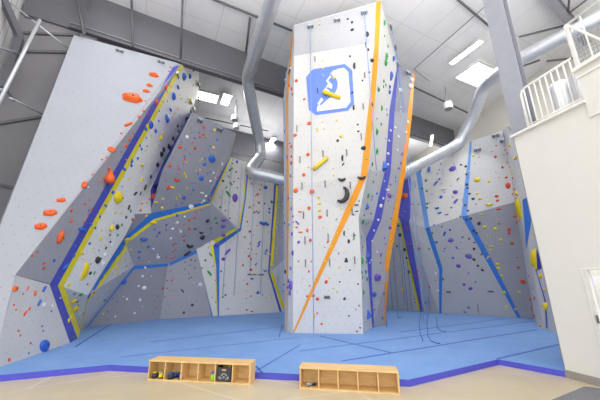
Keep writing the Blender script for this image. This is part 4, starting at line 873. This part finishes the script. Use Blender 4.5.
# ================= CLIMBING HOLDS =================
# surveyed hold positions: block = origin x, origin y, scale; rows = colour: x y size[type] ...
# types: n knob, u curved jug, t tall oval, d slanted bar, f slanted bar (other way), a level bar, v upright bar, m half moon, e pyramid, c angular chunk, q craggy boulder, s drop
HOLDS = """
@120 60 6.667
o 227 103 56c,197 172 42c,176 209 42c,85 258 118c
r 306 180 38t,242 284 38t,336 48 14,328 76 14,169 273 12,158 340 20,130 378 22,186 364 12
b 425 112 42q,465 110 28,385 177 34u,355 242 38q,490 62 26,337 176 10,313 210 10,285 279 11,316 275 11,335 331 28a,260 341 13,312 392 44q
y 468 276 42a,438 280 12,408 259 12,401 232 10,487 169 12,508 140 12,384 325 14,364 355 11,395 365 11,350 383 14
k 470 340 16,445 385 14
@90 110 6.667
o 256 98 56d,145 265 48q
r 209 157 16,287 157 13,263 196 20,237 238 24,81 330 17,112 314 13,124 392 18
b 402 97 44q,370 128 24,436 140 26,457 73 16,320 175 20,277 222 12,332 237 20,343 260 18,375 186 12,380 240 12,318 322 20,277 340 26,275 370 24,207 280 12,226 388 38u
y 375 103 16,488 152 22,470 184 28s,409 172 15,412 227 10,456 233 13,373 270 16,345 368 36a,434 268 10,413 303 10,402 358 10,567 117 14,520 177 11,240 330 12
k 583 105 18,551 190 22,525 244 30q,490 264 28q,474 293 30q,450 365 30q
w 528 285 46q
g 497 326 32s,588 142 18
p 502 362 14
@160 105 6.667
b 345 358 52q,382 231 18,345 176 12,322 301 10,332 272 12,300 354 12,420 166 12
r 292 150 26c,289 198 20,268 211 18,134 280 28,233 290 24c,205 155 11,216 249 13,148 322 8,165 362 14,152 374 10,158 392 10
y 364 168 22,315 211 14,358 283 20,262 303 10,283 361 15,266 370 10,178 383 14,215 296 8,372 322 8
p 207 101 12,261 183 14,230 218 16,164 343 18,211 183 10,147 250 13,166 293 11,140 230 10,201 326 10,90 349 10
w 180 215 28,82 265 22,120 190 14
k 172 92 14,115 138 16,85 225 16,60 272 20
g 140 145 16,125 175 12,118 205 12
@60 160 6.667
o 10 268 54c,165 165 60t,318 110 92s,268 138 22d
r 217 96 15,198 268 12,163 294 14,76 337 20,213 327 17,190 366 16,280 2 12,75 398 15,546 290 16,537 335 22s,595 260 12
b 422 65 38d,478 40 22,480 8 20,370 115 18,350 215 34c,301 303 30a,264 378 20,192 337 14,277 223 14,414 176 11,250 298 10
y 544 34 36a,545 130 30t,387 250 80q,425 112 12,459 125 14,503 176 11,413 303 10,368 355 13,407 355 16,262 340 14,575 373 16
k 565 182 34v,500 223 34d,535 222 22v,457 315 30v,440 382 20
g 470 340 18
w 187 180 12
@140 150 6.667
k 70 178 20,117 98 4
r 200 106 24,258 127 18,302 63 14,284 73 10,291 92 13,246 193 44u,188 250 34v,119 203 26u,92 310 50t,260 165 12,64 328 14,49 353 10,527 176 14,513 185 12,540 141 12,500 237 12,487 250 10,467 307 11,465 330 11
y 298 160 30f,306 180 16,401 133 16,217 250 34a,314 252 14,153 326 22,107 347 28a,149 386 22,265 308 13,243 316 13,248 331 11,415 63 15,400 71 9,312 84 12,375 139 12
b 408 190 36q,292 317 28q,430 95 26q,385 159 14,450 154 12,466 147 13,433 53 13,357 267 16,348 222 10,366 221 9,343 292 9,281 355 12,241 370 14
w 491 152 18,470 208 22,413 285 30a,440 307 20,425 340 22,412 353 12,342 380 38q,501 187 14,548 95 20
p 146 132 22,132 157 16,168 95 14,242 157 12,297 43 16,253 108 14,172 207 10
@50 220 6.667
o 68 115 80t,143 6 24,225 15 16
b 210 64 64a,265 28 32a,300 52 20,195 127 26a,166 177 26,157 235 28,100 310 54d,28 270 22,263 157 20,60 388 20
y 406 50 40s,342 72 13,336 127 26,285 188 15,212 223 32a,228 340 110m,218 262 12,198 329 12,368 168 12,297 272 11,300 222 9
k 448 47 34q,400 100 15,402 146 16,372 187 18,325 203 10,318 268 46q,268 354 24,272 293 10,423 18 9
g 450 100 16,478 32 18,340 258 16,295 352 20v
w 415 165 22d,368 235 30q,350 295 38q,423 146 16,310 350 16
r 545 5 14
y 517 132 38q,445 317 26,480 222 12,470 268 13,538 197 14,488 268 10,503 262 10,500 232 8,418 360 8
b 508 307 10,535 292 9,484 355 8,593 250 16,590 210 12
@120 200 6.667
w 380 152 24,430 112 20,405 212 22,350 192 20,338 257 18,395 198 10,222 325 16,258 380 26,250 365 12
b 380 103 22,310 166 16,263 217 22,250 241 14,160 255 54u,232 195 14,298 133 10,190 312 24d,130 345 20,128 384 13,305 200 10,330 88 20
r 497 118 17,460 134 17,462 193 20,508 82 12,548 65 14,435 236 12,418 243 12,428 268 14,372 292 14,354 299 14,372 334 12,353 344 12,352 384 15,308 380 12,428 163 9,82 130 20
k 583 140 28,500 192 24a,542 214 34u,550 250 36q,465 300 54u,448 355 48d,38 115 20
y 225 150 46a,280 50 20,176 105 20,70 330 14
@50 270 5.333
y 100 80 22t,128 165 28,133 208 34,110 250 18d,96 270 20d,55 150 10,33 377 12,256 150 10,264 170 8,282 234 12,318 70 8,312 107 8,358 22 10
b 45 45 16,390 60 40q,357 168 8,340 152 8,308 222 8,305 262 7
g 165 130 20,291 160 14,125 362 14
k 130 128 10,145 168 12,150 190 10,215 18 16,200 75 10,110 335 8
w 410 155 14,348 248 12,452 230 11,475 85 12,392 142 8,160 230 12,12 190 14
r 232 121 12,180 232 9
@0 200 4
o 60 355 28c,164 108 48c,202 52 48c,140 374 20t,110 354 15d
r 128 223 11,149 207 9,176 253 12,176 272 12,92 376 8,180 150 6
b 176 356 24d
@0 300 4
r 56 20 9,64 40 8,116 36 16d,99 54 20d,73 123 10,81 142 8,122 173 10,36 239 13
b 175 183 42q,155 12 26d,168 105 8,172 124 8,115 213 8,205 45 8
y 225 161 10
w 176 20 16
@130 255 5.714
w 83 188 26q,72 122 18,49 178 16,57 257 18,26 332 14,122 122 8,70 295 7,402 170 26,365 158 9,86 73 16,160 15 24,108 38 8
r 188 191 14,213 190 10,160 236 10,200 241 10,214 147 10,239 146 11,146 302 9,128 337 7,204 321 7,199 115 9,247 133 8,230 92 9,247 14 12,250 202 6,218 288 6
k 356 286 18,308 330 16,300 205 24f,342 60 8,313 82 8,370 72 8,337 107 8,352 127 10,338 135 8,372 32 10,315 42 8,350 28 10
g 431 30 16,453 103 36f,465 4 20,381 262 7,425 262 7,442 240 8,470 242 8,413 75 12
p 475 64 9,487 145 8,490 270 9
y 340 243 8
@205 150 6.667
g 181 88 14,171 130 36d,157 178 22f,173 224 30f,141 250 24d,154 293 48f,100 315 10,103 380 16,134 350 8,186 66 12
p 214 78 28t,207 147 16,223 190 12,193 212 14,215 250 12,200 320 64t,160 350 10
o 364 120 20
r 302 190 12,310 226 13,390 202 10,377 234 11,366 265 13,350 296 18,338 306 12,322 367 12,298 381 24d,360 352 16,348 342 8,92 182 14,80 187 10,106 142 12,68 237 12,53 250 10,35 305 10,32 330 8
b 403 250 32,445 346 22,397 357 16,415 135 28e,430 390 16,484 228 22
k 121 206 18,265 74 24
y 520 248 10,480 273 8,484 330 10,512 360 12,483 384 10
@205 205 6.667
p 127 100 40c,122 143 38c,122 200 32,79 262 36c,150 312 54d,124 360 34c,135 36 14,166 89 14,100 18 12,577 20 20,581 192 28t,585 320 34t
k 18 107 28q,530 120 18,521 180 11,522 212 12
g 70 86 20,80 120 20,37 155 13,37 330 34f,21 286 10,45 190 9,30 250 9,105 45 9
o 283 111 16
r 298 17 18,330 49 16,345 42 13,299 177 18,265 214 20f,303 257 10,289 292 10,265 314 8,292 340 18,306 360 24f,342 327 11,320 202 6,345 138 7,312 296 10
b 385 115 60u,418 130 22,358 52 24d,430 25 18,428 50 16,361 250 28d,355 272 26d,408 305 26d,403 325 14,342 393 16,427 180 8,448 230 10
y 484 18 11,520 40 9,488 84 11,478 150 12,488 225 14,480 290 10,488 115 8,482 320 10,485 345 8,512 102 7,435 330 12,505 240 8
w 200 220 14,225 290 12,218 312 12,217 370 8
l 560 125 24
@205 260 5.333
o 202 28 14,245 52 18,225 128 14
r 206 108 6,222 165 6,246 192 10,221 205 8,223 266 12,250 274 12
b 320 55 24u,250 100 20a,282 174 18,272 22 20d,446 112 18,443 145 16
p 87 60 12,101 135 10,110 187 13,122 260 8,57 225 8,307 186 8,459 135 44t,457 45 20t
g 23 70 36f,95 198 12,40 200 7
w 138 32 12,158 95 12,115 155 6,173 190 7
y 350 188 8,358 200 7,368 140 8,372 120 8,378 97 10,354 268 7,323 203 7,370 28 8
k 430 62 20,421 130 10,418 165 8
@280 0 4
y 158 98 9,175 142 7,126 217 8,169 245 6,172 274 8,172 301 7,214 283 7,214 311 14,117 311 5,207 383 76B
k 271 76 10,288 89 12,289 119 14,349 137 24t,352 199 14,280 225 9,298 264 26v,369 242 18,357 289 10,330 322 8,289 371 12
r 65 323 15,37 343 9,47 355 12,50 377 9,97 397 11
g 416 92 18t,417 144 8,431 185 10,424 228 26t,421 252 20,396 241 4,414 325 12,422 340 10,413 346 10,393 358 16
b 453 235 18,443 305 30t,438 347 14,437 369 16
w 529 318 18q,522 345 20q,483 360 20q
@280 120 6.667
o 195 22 32,101 102 28,187 230 30,159 365 28
r 78 177 20,78 243 18,77 285 22,191 318 10
y 250 62 30v,292 60 13,281 13 12,378 3 14,408 110 30c,255 200 10,355 325 12,358 371 14,207 160 8,215 250 8,209 325 12,271 293 130D
k 518 30 16,522 75 16,384 138 22,417 254 44v,421 295 26d,558 187 36q,543 380 62u,412 392 58u
g 577 264 14
p 65 155 12,50 245 24t,48 338 10,72 372 18,33 75 16,45 128 10
@280 180 6.667
o 105 70 38,213 77 40,194 187 28,133 212 28a,268 248 32c,111 315 24a,138 348 30a,182 336 30t
r 130 131 8,90 280 12,200 395 10
y 260 118 26c,262 158 28c,263 205 30c,255 34 10,342 25 13,366 33 10,404 195 12,222 298 11,290 314 11,383 350 11,383 308 8
k 425 95 110U,510 166 30a,512 208 22a,490 233 14,376 263 18d,428 355 34v
g 527 140 14,588 105 22t,559 232 13,553 275 24,541 380 16,500 370 14
b 578 175 40e,574 293 12,588 285 10
p 115 285 38f,78 190 22t,86 242 16,57 120 22t,78 355 16,76 120 9
@280 235 3.81
r 116 20 14,171 47 6,182 27 10,70 101 8,119 101 7,110 139 10,176 178 15,113 193 7,103 233 10,127 232 14,143 244 14,138 168 7,142 298 8,159 339 10
y 171 99 10,196 43 9,211 58 6,226 123 10,188 163 9,204 204 7,218 217 8,194 225 4,130 308 16t
k 262 24 18t,252 95 22e,223 70 6,266 134 7,228 178 7,297 187 8,246 243 12,301 269 7,289 284 6,263 308 8,305 353 8,293 367 8
g 311 92 16t,311 142 10,309 163 7,317 218 14,328 103 10,330 168 12
b 326 75 26e,334 302 28e
p 71 27 14,48 68 16t,43 185 26t,64 218 4,86 167 4,38 220 20t
@340 60 6.667
g 277 322 30t,246 390 10
b 310 330 12,313 363 14
k 213 297 28t,92 317 38v
w 405 315 13,405 342 12,485 330 14,378 263 8
@350 110 6.667
w 302 118 18,270 137 20,387 82 24,372 148 22,323 178 20,260 205 18,316 268 18,253 292 22,253 362 18,340 15 12
g 206 96 18,178 145 34t,178 275 34t,147 362 24t
p 394 237 30,348 292 28d,338 355 18,325 388 20
b 222 372 60e,244 30 14,238 190 10
@340 165 6.667
g 202 35 10,220 112 16,187 205 28t,154 377 26,160 333 14
b 240 65 8,245 190 16,212 210 14,212 232 12,205 322 14,257 220 14,185 385 10
w 315 163 32u,272 273 30,254 366 20,288 222 18,295 108 12
p 330 205 36q,337 130 14,371 83 12,371 110 12,324 237 10,354 208 9,337 357 14,359 290 12,392 180 10
o 433 205 46q
r 446 87 12,482 262 12,416 335 8
y 383 380 20,377 315 8,432 310 7
@340 220 6.667
w 226 70 16,247 213 14,207 268 14,214 140 16,183 370 12,197 285 12
b 176 232 46e,170 345 20
g 143 270 42t,148 180 12,142 113 12,148 383 16,98 102 16,152 8 20
p 333 50 28,272 232 28d,250 382 66c,270 285 16,303 160 12,297 120 14,343 140 10,283 338 9,330 190 8,307 267 9
y 361 144 24c,378 240 14,390 255 12,400 281 14,364 333 12,405 362 13
k 400 100 28,432 197 28,381 175 16,445 253 18,458 345 22,390 38 16,455 205 8,425 290 8,453 285 10,472 308 8
r 450 53 18,465 160 24a,527 190 24,517 342 16,512 373 26a,475 280 8,478 300 8,553 267 6
g 595 195 14,595 118 12
@350 270 5.333
b 130 130 30
w 470 110 12,458 18 12
p 180 125 16,130 212 12,173 256 14,155 150 8
y 254 60 10,293 74 12,280 104 18c,271 23 9
k 345 154 8,347 172 8,314 10 10,403 174 9
r 424 92 13,455 55 9,372 180 8,378 152 7
@400 150 6.667
g 139 140 20f,173 203 20,147 256 18,178 273 18,181 357 18,180 385 18,197 350 10,124 362 14
b 195 130 38v,241 222 38d,262 195 18,273 313 26,247 385 32u,250 158 12,262 130 10,213 295 9
p 352 128 54c,370 280 32q,372 343 38d,344 383 16,350 313 12,273 92 12,359 92 10,277 226 9,295 280 12,340 237 7
w 290 262 32a
k 387 195 24d,438 109 20,443 162 18,445 230 22,450 254 16,463 292 18,487 325 22,434 368 18,417 333 8,508 360 10,406 98 16
y 491 37 20,525 48 14,499 87 13,461 142 12,516 198 40q,594 208 20,514 291 18,532 325 24,594 360 46u,477 246 8,508 262 8
@410 205 6.667
g 113 18 14,149 187 16,133 215 14,147 228 16,128 293 15,187 362 20
b 197 50 30u,160 133 12,176 248 20,232 185 20,226 200 16,213 145 14,286 352 18,225 308 10,233 290 12,243 277 8
p 245 64 24a,273 234 34q,393 341 40q,350 214 16,266 165 18,310 283 16,275 14 14,326 396 20,335 248 8,322 293 10
k 377 98 18,405 90 20,460 123 26,425 173 20,442 186 18,393 225 15,429 250 14,427 292 20,427 363 22,478 327 24d,336 77 12,387 37 16,495 265 8,351 172 7
y 475 63 22a,496 147 26,569 160 28,513 203 10,533 212 10,545 275 24a,537 297 20a,520 350 26d,577 390 18,508 250 10,587 95 8
r 590 27 26a,595 125 14
@460 125 5
y 249 100 18t,280 162 28u,260 235 18t,287 342 22,295 250 9,320 292 8,303 420 80N
r 178 159 14,181 103 8,160 133 8,212 212 14,183 356 17,187 378 16,225 125 9,239 140 9,233 188 9,249 210 8,231 262 14,265 266 10,240 303 38t,272 320 11,280 380 9,178 235 6,195 262 6,262 345 9,278 347 8,281 366 8
p 220 148 7
@460 200 2.96
r 144 87 11,145 99 8,154 128 11,163 48 9,168 66 7,176 60 5,186 242 15,173 199 9,208 294 8,212 320 6,220 343 7,217 262 5,222 290 8,170 170 5,205 225 5,236 375 6
y 120 118 11,112 190 10,113 203 11,124 225 10,131 273 10,138 317 9,165 324 9,175 272 9,254 315 19q,236 185 17q,238 225 14,215 63 10,217 75 8,219 100 8,249 265 8,223 175 56M
@390 210 3.333
p 228 186 16,247 248 11,268 262 14,262 325 9,262 210 7,285 240 7
k 293 185 9,308 200 10,281 165 10
b 250 340 7
g 176 230 11
y 360 195 11,372 220 10,380 274 10,392 323 9,420 333 9,432 272 8
"""
CN = {'o': 'orange', 'r': 'red', 'y': 'yellow', 'b': 'blue', 'k': 'black', 'w': 'white', 'g': 'green', 'p': 'purple', 'l': 'light blue'}
SHN = {'n': 'rounded', 'u': 'curved', 't': 'tall oval', 'd': 'slanted', 'f': 'slanted', 'a': 'wide flat', 'v': 'upright bar', 'm': 'half-moon', 'e': 'pyramid', 'c': 'angular', 'q': 'lumpy', 's': 'teardrop', 'B': 'long bar', 'D': 'long bar', 'U': 'curved', 'N': 'half-moon', 'M': 'half-moon'}
def proto(tp, var):
    """unit-size hold mesh lying on z=0 (longest side 1, along x or y as seen)"""
    rnd = random.Random(hash((ord(tp), var))); bm = bmesh.new()
    if tp in 'uU':
        n = 12; pts = []; rad = []
        for i in range(n+1):
            a = math.radians(200+140*i/n); pts.append((math.cos(a)*.42, math.sin(a)*.34+.16, .1)); rad.append((.1+.08*math.sin(math.pi*i/n)))
        if tp == 'U':
            pts = [(-.42, -.38, .12), (-.25, -.47, .13), (-.02, -.42, .14), (.16, -.24, .15), (.22, 0, .15), (.2, .22, .14), (.1, .38, .12), (-.02, .44, .1)]; rad = [.07, .11, .14, .16, .15, .12, .1, .05]
        add_tube(bm, pts, .1, 10, True, rad)
    elif tp in 'mNM':
        n = 14; fr = []; bk = []
        w = {'m': .34, 'N': .26, 'M': .26}[tp]; sgn = 1 if tp == 'm' else -1
        for i in range(n+1):
            a = -math.pi/2+math.pi*i/n; x, y = math.cos(a)*w*sgn, math.sin(a)*.5
            bk.append(bm.verts.new((x-w*.4*sgn, y, 0))); fr.append(bm.verts.new((x*.6-w*.4*sgn, y*.88, .2*max(0, math.cos(a))**.5)))
        for i in range(n): bm.faces.new((bk[i], bk[i+1], fr[i+1], fr[i]))
        bm.faces.new(fr); bm.faces.new(bk[::-1]); bm.faces.new((bk[0], fr[0], fr[-1], bk[-1]))
    elif tp in 'BD':
        a = math.radians(-27) if tp == 'B' else math.radians(39); c, s = math.cos(a), math.sin(a)
        add_tube(bm, [(-.5*c, -.5*s, .1), (-.2*c, -.2*s, .1), (.5*c, .5*s, .08)], .1, 12, True, [.125, .12, .09] if tp == 'B' else [.1, .1, .085])
    elif tp == 'e':
        b = [bm.verts.new(p) for p in [(-.4, -.42, 0), (.1, -.5, 0), (.42, -.3, 0), (.1, .5, 0), (-.15, .35, 0)]]; t = bm.verts.new((0, -.12, .42))
        for i in range(5): bm.faces.new((b[i], b[(i+1) % 5], t))
        bm.faces.new(b[::-1]); bmesh.ops.bevel(bm, geom=bm.edges[:], offset=.03, segments=1, affect='EDGES')
    elif tp == 'c':
        n = 6; o = [(.5, .05), (.28, .36), (-.2, .38), (-.5, .1), (-.38, -.3), (.2, -.36)]; b = [bm.verts.new((x+rnd.uniform(-.05, .05), y+rnd.uniform(-.05, .05), 0)) for x, y in o]
        t = [bm.verts.new((v.co.x*.62+rnd.uniform(-.05, .05), v.co.y*.6+rnd.uniform(-.05, .05), .26+rnd.uniform(-.04, .05))) for v in b]
        for i in range(n): bm.faces.new((b[i], b[(i+1) % n], t[(i+1) % n], t[i]))
        bm.faces.new(t); bm.faces.new(b[::-1]); bmesh.ops.bevel(bm, geom=bm.edges[:], offset=.035, segments=2, affect='EDGES')
    elif tp == 's':
        add_tube(bm, [(0, .5, .05), (.02, .25, .1), (.0, 0, .16), (-.02, -.25, .2), (-.02, -.42, .14)], .1, 12, True, [.03, .14, .27, .34, .16])
    elif tp in 'adfv':
        a = {'a': 0, 'd': .85, 'f': -.85, 'v': 1.5}[tp]; c, s = math.cos(a), math.sin(a); k = rnd.uniform(.13, .18)
        q = [(-.5, .6), (-.35, 1), (-.1, 1.15), (.2, 1.1), (.4, .95), (.5, .5)]
        add_tube(bm, [(x*c-.05*s*(1 if abs(x) < .3 else 0), x*s, k*.7) for x, _ in q], k, 10, True, [k*r_ for _, r_ in q])
    else:
        bmesh.ops.create_icosphere(bm, subdivisions=2 if tp != 'q' else 3, radius=.5)
        ax = {'t': (.62, 1, .5), 'n': (1, .85, .62), 'q': (1, .9, .6)}.get(tp, (1, 1, .6)); amp = .16 if tp == 'q' else .07
        seeds = [(Vector((rnd.uniform(-1, 1), rnd.uniform(-1, 1), rnd.uniform(-.2, 1))).normalized(), rnd.uniform(-1, 1)) for _ in range(9 if tp == 'q' else 4)]
        for v in bm.verts:
            d = v.co.normalized(); k = 1+amp*sum(wt*max(0, d.dot(sd))**(6 if tp == 'q' else 3) for sd, wt in seeds)*1.4
            v.co = Vector((v.co.x*ax[0]*k, v.co.y*ax[1]*k, v.co.z*ax[2]*k))
            if v.co.z < 0: v.co.z = 0
    bmesh.ops.recalc_face_normals(bm, faces=bm.faces)
    me = bpy.data.meshes.new('hold_shape'); bm.to_mesh(me); bm.free()
    for p in me.polygons: p.use_smooth = tp not in 'ec'
    me.materials.append(None); return me
PM = {}
def get_proto(tp, var):
    if (tp, var) not in PM: PM[(tp, var)] = proto(tp, var)
    return PM[(tp, var)]
bb_ = bmesh.new(); bmesh.ops.create_cone(bb_, cap_ends=True, segments=8, radius1=.06, radius2=.05, depth=.06); BOLT = bpy.data.meshes.new('hold_bolt'); bb_.to_mesh(BOLT); bb_.free(); BOLT.materials.append(M['bolt'])
WHERE = {
 'slab': 'the big pale left slab', 'kick': 'the base panel at the far left', 'over': 'the narrow grey strip beside the slab', 'bright': 'the bright white left panel', 'bkick': 'the small base panel by the yellow edge',
 'wedge': 'the pale wedge below the blue band', 'low_left': 'the low dark panel, left half', 'low_right': 'the low grey panel, right half', 'belly': 'the jutting grey middle panel', 'sliver': 'the sliver beside the navy fin',
 'notch': 'the small dark notch', 'navy': 'the navy fin', 'roof_low': 'the lower dark overhang', 'roof_high': 'the upper dark overhang', 'side_strip': 'the pale strip beside the dark overhang',
 'back': 'the white back wall', 'back_right_low': 'the low strip left of the tower', 'back_right': 'the grey strip left of the tower',
 'front_low': 'the lower tower front', 'front_mid': 'the upper tower front', 'front_top': 'the tower top panel', 'right_high': "the tower's high right side", 'right_mid': "the tower's right side", 'right_fold': "the tower's right fold", 'right_low': "the tower's low right side",
 'grey_high': "the tower's dark top side", 'grey_mid': "the tower's grey side", 'grey_low': "the tower's low grey side", 'left_side': "the tower's left edge", 'left_rear': "the tower's left rear edge",
 'behind': 'the panel behind the tower', 'kblue': 'the blue lower edge at left', 'violet': 'the violet fin', 'vgrey': 'the strip right of the violet fin', 'white_low': 'the lower right wall', 'white_high': 'the upper white right wall',
 'corner_low': 'the dark right corner panel', 'corner_high': 'the upper right corner panel', 'narrow': 'the narrow white right panel', 'edge': 'the panel beside the cream wall'}
recs = []; ox = oy = 0; sc_ = 1
for line in HOLDS.strip().split('\n'):
    if line[0] == '@': ox, oy, sc_ = [float(x) for x in line[1:].split()]; continue
    col = line[0]
    for it in line[2:].split(','):
        x, y, s = it.split(); tp = 'n'
        if s[-1].isalpha(): tp = s[-1]; s = s[:-1]
        recs.append([ox+float(x)/sc_, oy+float(y)/sc_, float(s)/sc_, tp, CN[col]])
# drop doubles read twice from neighbouring strips
keep = []
for r in sorted(recs, key=lambda r: -r[2]):
    if any(k[4] == r[4] and math.hypot(k[0]-r[0], k[1]-r[1]) < max(1.3, (k[2]+r[2])*.28) for k in keep) or r[2] < .7: continue
    keep.append(r)
out = []
for r in keep:
    h = hit(r[0], r[1])
    if not h: continue
    p, n, key = h
    if n.dot(EYEV-p) < 0: n = -n
    out.append(dict(px=r[0], py=r[1], s=r[2], tp=r[3], col=r[4], p=p, n=n, key=key))
# resting place: apart from one another on the wall
def hold_matrix(h):
    n = h['n']; p = h['p']; tg, bt = frame_uv(n); view = (p-EYEV).normalized()
    size = h['s']*.94*(p-EYEV).dot(Vector((0, CT, ST)))/F
    # holds on panels seen edge-on keep their real size: compensate mildly for foreshortening
    cosv = max(.25, abs(view.dot(n))); size *= cosv**-.3
    R = Matrix((tg, bt, n)).transposed()
    if h['tp'] == 'n': R = R @ Matrix.Rotation(random.uniform(0, 6.28), 3, 'Z')
    z = 1.0 if h['tp'] in 'BDuUe' else .95
    return Matrix.Translation(p) @ R.to_4x4() @ Matrix.Diagonal((size, size, size*z, 1)), size
out.sort(key=lambda h: -h['s'])
NMAX = 300
big, small = out[:NMAX], out[NMAX:]
# labels
ORD = ['topmost', 'second from top', 'third from top', 'fourth from top', 'fifth from top', 'sixth from top', 'seventh from top', 'eighth from top', 'ninth from top', 'tenth from top']
ORD2 = ['lowest', 'second from bottom', 'third from bottom', 'fourth from bottom', 'fifth from bottom', 'sixth from bottom', 'seventh from bottom', 'eighth from bottom', 'ninth from bottom', 'tenth from bottom']
def sz(s): return 'huge' if s > 11 else 'large' if s > 6.5 else 'medium' if s > 3.6 else 'small'
grp = {}
for h in big: h['d'] = (sz(h['s']), h['col'], SHN[h['tp']]); grp.setdefault((h['key'],)+h['d'], []).append(h)
for g in grp.values():
    g.sort(key=lambda h: h['py']); n = len(g)
    for i, h in enumerate(g):
        if n == 1: pos = ''
        elif n <= 3: pos = (['upper', 'lower'] if n == 2 else ['upper', 'middle', 'lower'])[i]+' of %s' % ('two' if n == 2 else 'three')
        elif i < (n+1)//2: pos = ORD[i]
        else: pos = ORD2[n-1-i]
        a, b, c = h['d']; base = '%s %s %s hold on %s' % (a, b, c, WHERE[h['key']])
        h['label'] = base+(', '+pos if pos else '')
for i, h in enumerate(big):
    mt, size = hold_matrix(h); me = get_proto(h['tp'], i % 3)
    o = bpy.data.objects.new('climbing_hold', me); COL.objects.link(o); o.matrix_world = mt
    o.material_slots[0].link = 'OBJECT'; o.material_slots[0].material = M[h['col']]
    tag(o, h['label'], 'climbing hold', 'climbing holds on '+WHERE[h['key']])
    if h['s'] > 3.2 and h['tp'] in 'nqct':
        b = bpy.data.objects.new('bolt', BOLT); COL.objects.link(b); b.parent = o
        zt = max(v.co.z for v in me.vertices if abs(v.co.x) < .25 and abs(v.co.y) < .25); b.location = (0, 0, zt)
# the many tiny footholds beyond the three hundred largest: one object
bm = bmesh.new(); mats = list(dict.fromkeys(h['col'] for h in small)); 
for i, h in enumerate(small):
    mt, size = hold_matrix(h); n0 = len(bm.faces); tmp = get_proto(h['tp'], i % 3)
    k = len(bm.verts); bm.from_mesh(tmp); bm.verts.ensure_lookup_table(); bm.faces.ensure_lookup_table()
    bmesh.ops.transform(bm, matrix=mt, verts=bm.verts[k:])
    for f in bm.faces[n0:]: f.material_index = mats.index(h['col'])
me = bpy.data.meshes.new('small_footholds'); bm.to_mesh(me); bm.free()
for c in mats: me.materials.append(M[c])
for p in me.polygons: p.use_smooth = True
o = bpy.data.objects.new('small_footholds', me); COL.objects.link(o); tag(o, 'scattered tiny coloured footholds dotting every climbing wall', 'footholds', kind='stuff')
# quickdraws on the tower front
def draw(px, py, key, label):
    h = hit(px, py, [key]); p, n, k = h; n = n if n.dot(EYEV-p) > 0 else -n; tg, bt = frame_uv(n)
    t = empty('quickdraw', p+n*.01); t.rotation_euler = Matrix((tg, bt, n)).transposed().to_euler(); tag(t, label, 'quickdraw')
    bm = bmesh.new(); add_box(bm, (.035, .05, .012)); from_bm('hanger', bm, 'steel', t)
    bm = bmesh.new(); add_box(bm, (.022, .13, .01), (0, -.1, .02), None, .002); from_bm('sling', bm, 'black', t)
    for y in (-.02, -.19):
        bm = bmesh.new(); add_tube(bm, [(.018*math.cos(a), y+.035*math.sin(a), .022) for a in [i*math.pi/5 for i in range(11)]], .006, 5); from_bm('carabiner', bm, 'bolt', t, True)
QD = [(315, 57, 'front_mid'), (317.5, 88, 'front_mid'), (365.5, 43, 'front_mid'), (364.5, 73, 'front_mid'), (363, 104, 'front_mid'), (300, 157, 'front_mid'), (323, 151, 'front_mid'), (346.5, 150, 'front_mid'),
 (297, 126, 'front_mid'), (361, 134, 'front_mid'), (302, 183, 'front_low'), (325, 181, 'front_low'), (350, 182, 'front_low'), (303.5, 212, 'front_low'), (327, 210, 'front_low'), (352, 208, 'front_low'), (305, 237, 'front_low'), (328, 234, 'front_low'), (353.5, 233, 'front_low'), (305.5, 260, 'front_low'), (329.5, 259, 'front_low'), (354.5, 257, 'front_low')]
for c, (lo, hi_, nm) in {'left': (0, 312, 'left column'), 'mid': (312, 340, 'middle column'), 'right': (340, 400, 'right column')}.items():
    g = sorted([q for q in QD if lo <= q[0] < hi_], key=lambda q: q[1]); n = len(g)
    for i, q in enumerate(g): draw(q[0], q[1], q[2], 'quickdraw hanging on the tower front, %s, %s' % (nm, ORD[i] if i < (n+1)//2 else ORD2[n-1-i]))
# camera, world
cd = bpy.data.cameras.new('camera'); cam = bpy.data.objects.new('camera', cd); COL.objects.link(cam)
cam.location = EYEV; cam.rotation_euler = (math.pi/2+TILT, 0, 0); cd.sensor_width = 36; cd.lens = 36*F/600; cd.clip_end = 200
S.camera = cam
w = bpy.data.worlds.new('World'); S.world = w; w.use_nodes = True; bg = w.node_tree.nodes['Background']; bg.inputs[0].default_value = (.93, .96, 1, 1); bg.inputs[1].default_value = 2.0
S.view_settings.view_transform = 'Standard'; S.view_settings.look = 'None'; S.view_settings.gamma = 1; S.view_settings.exposure = .24
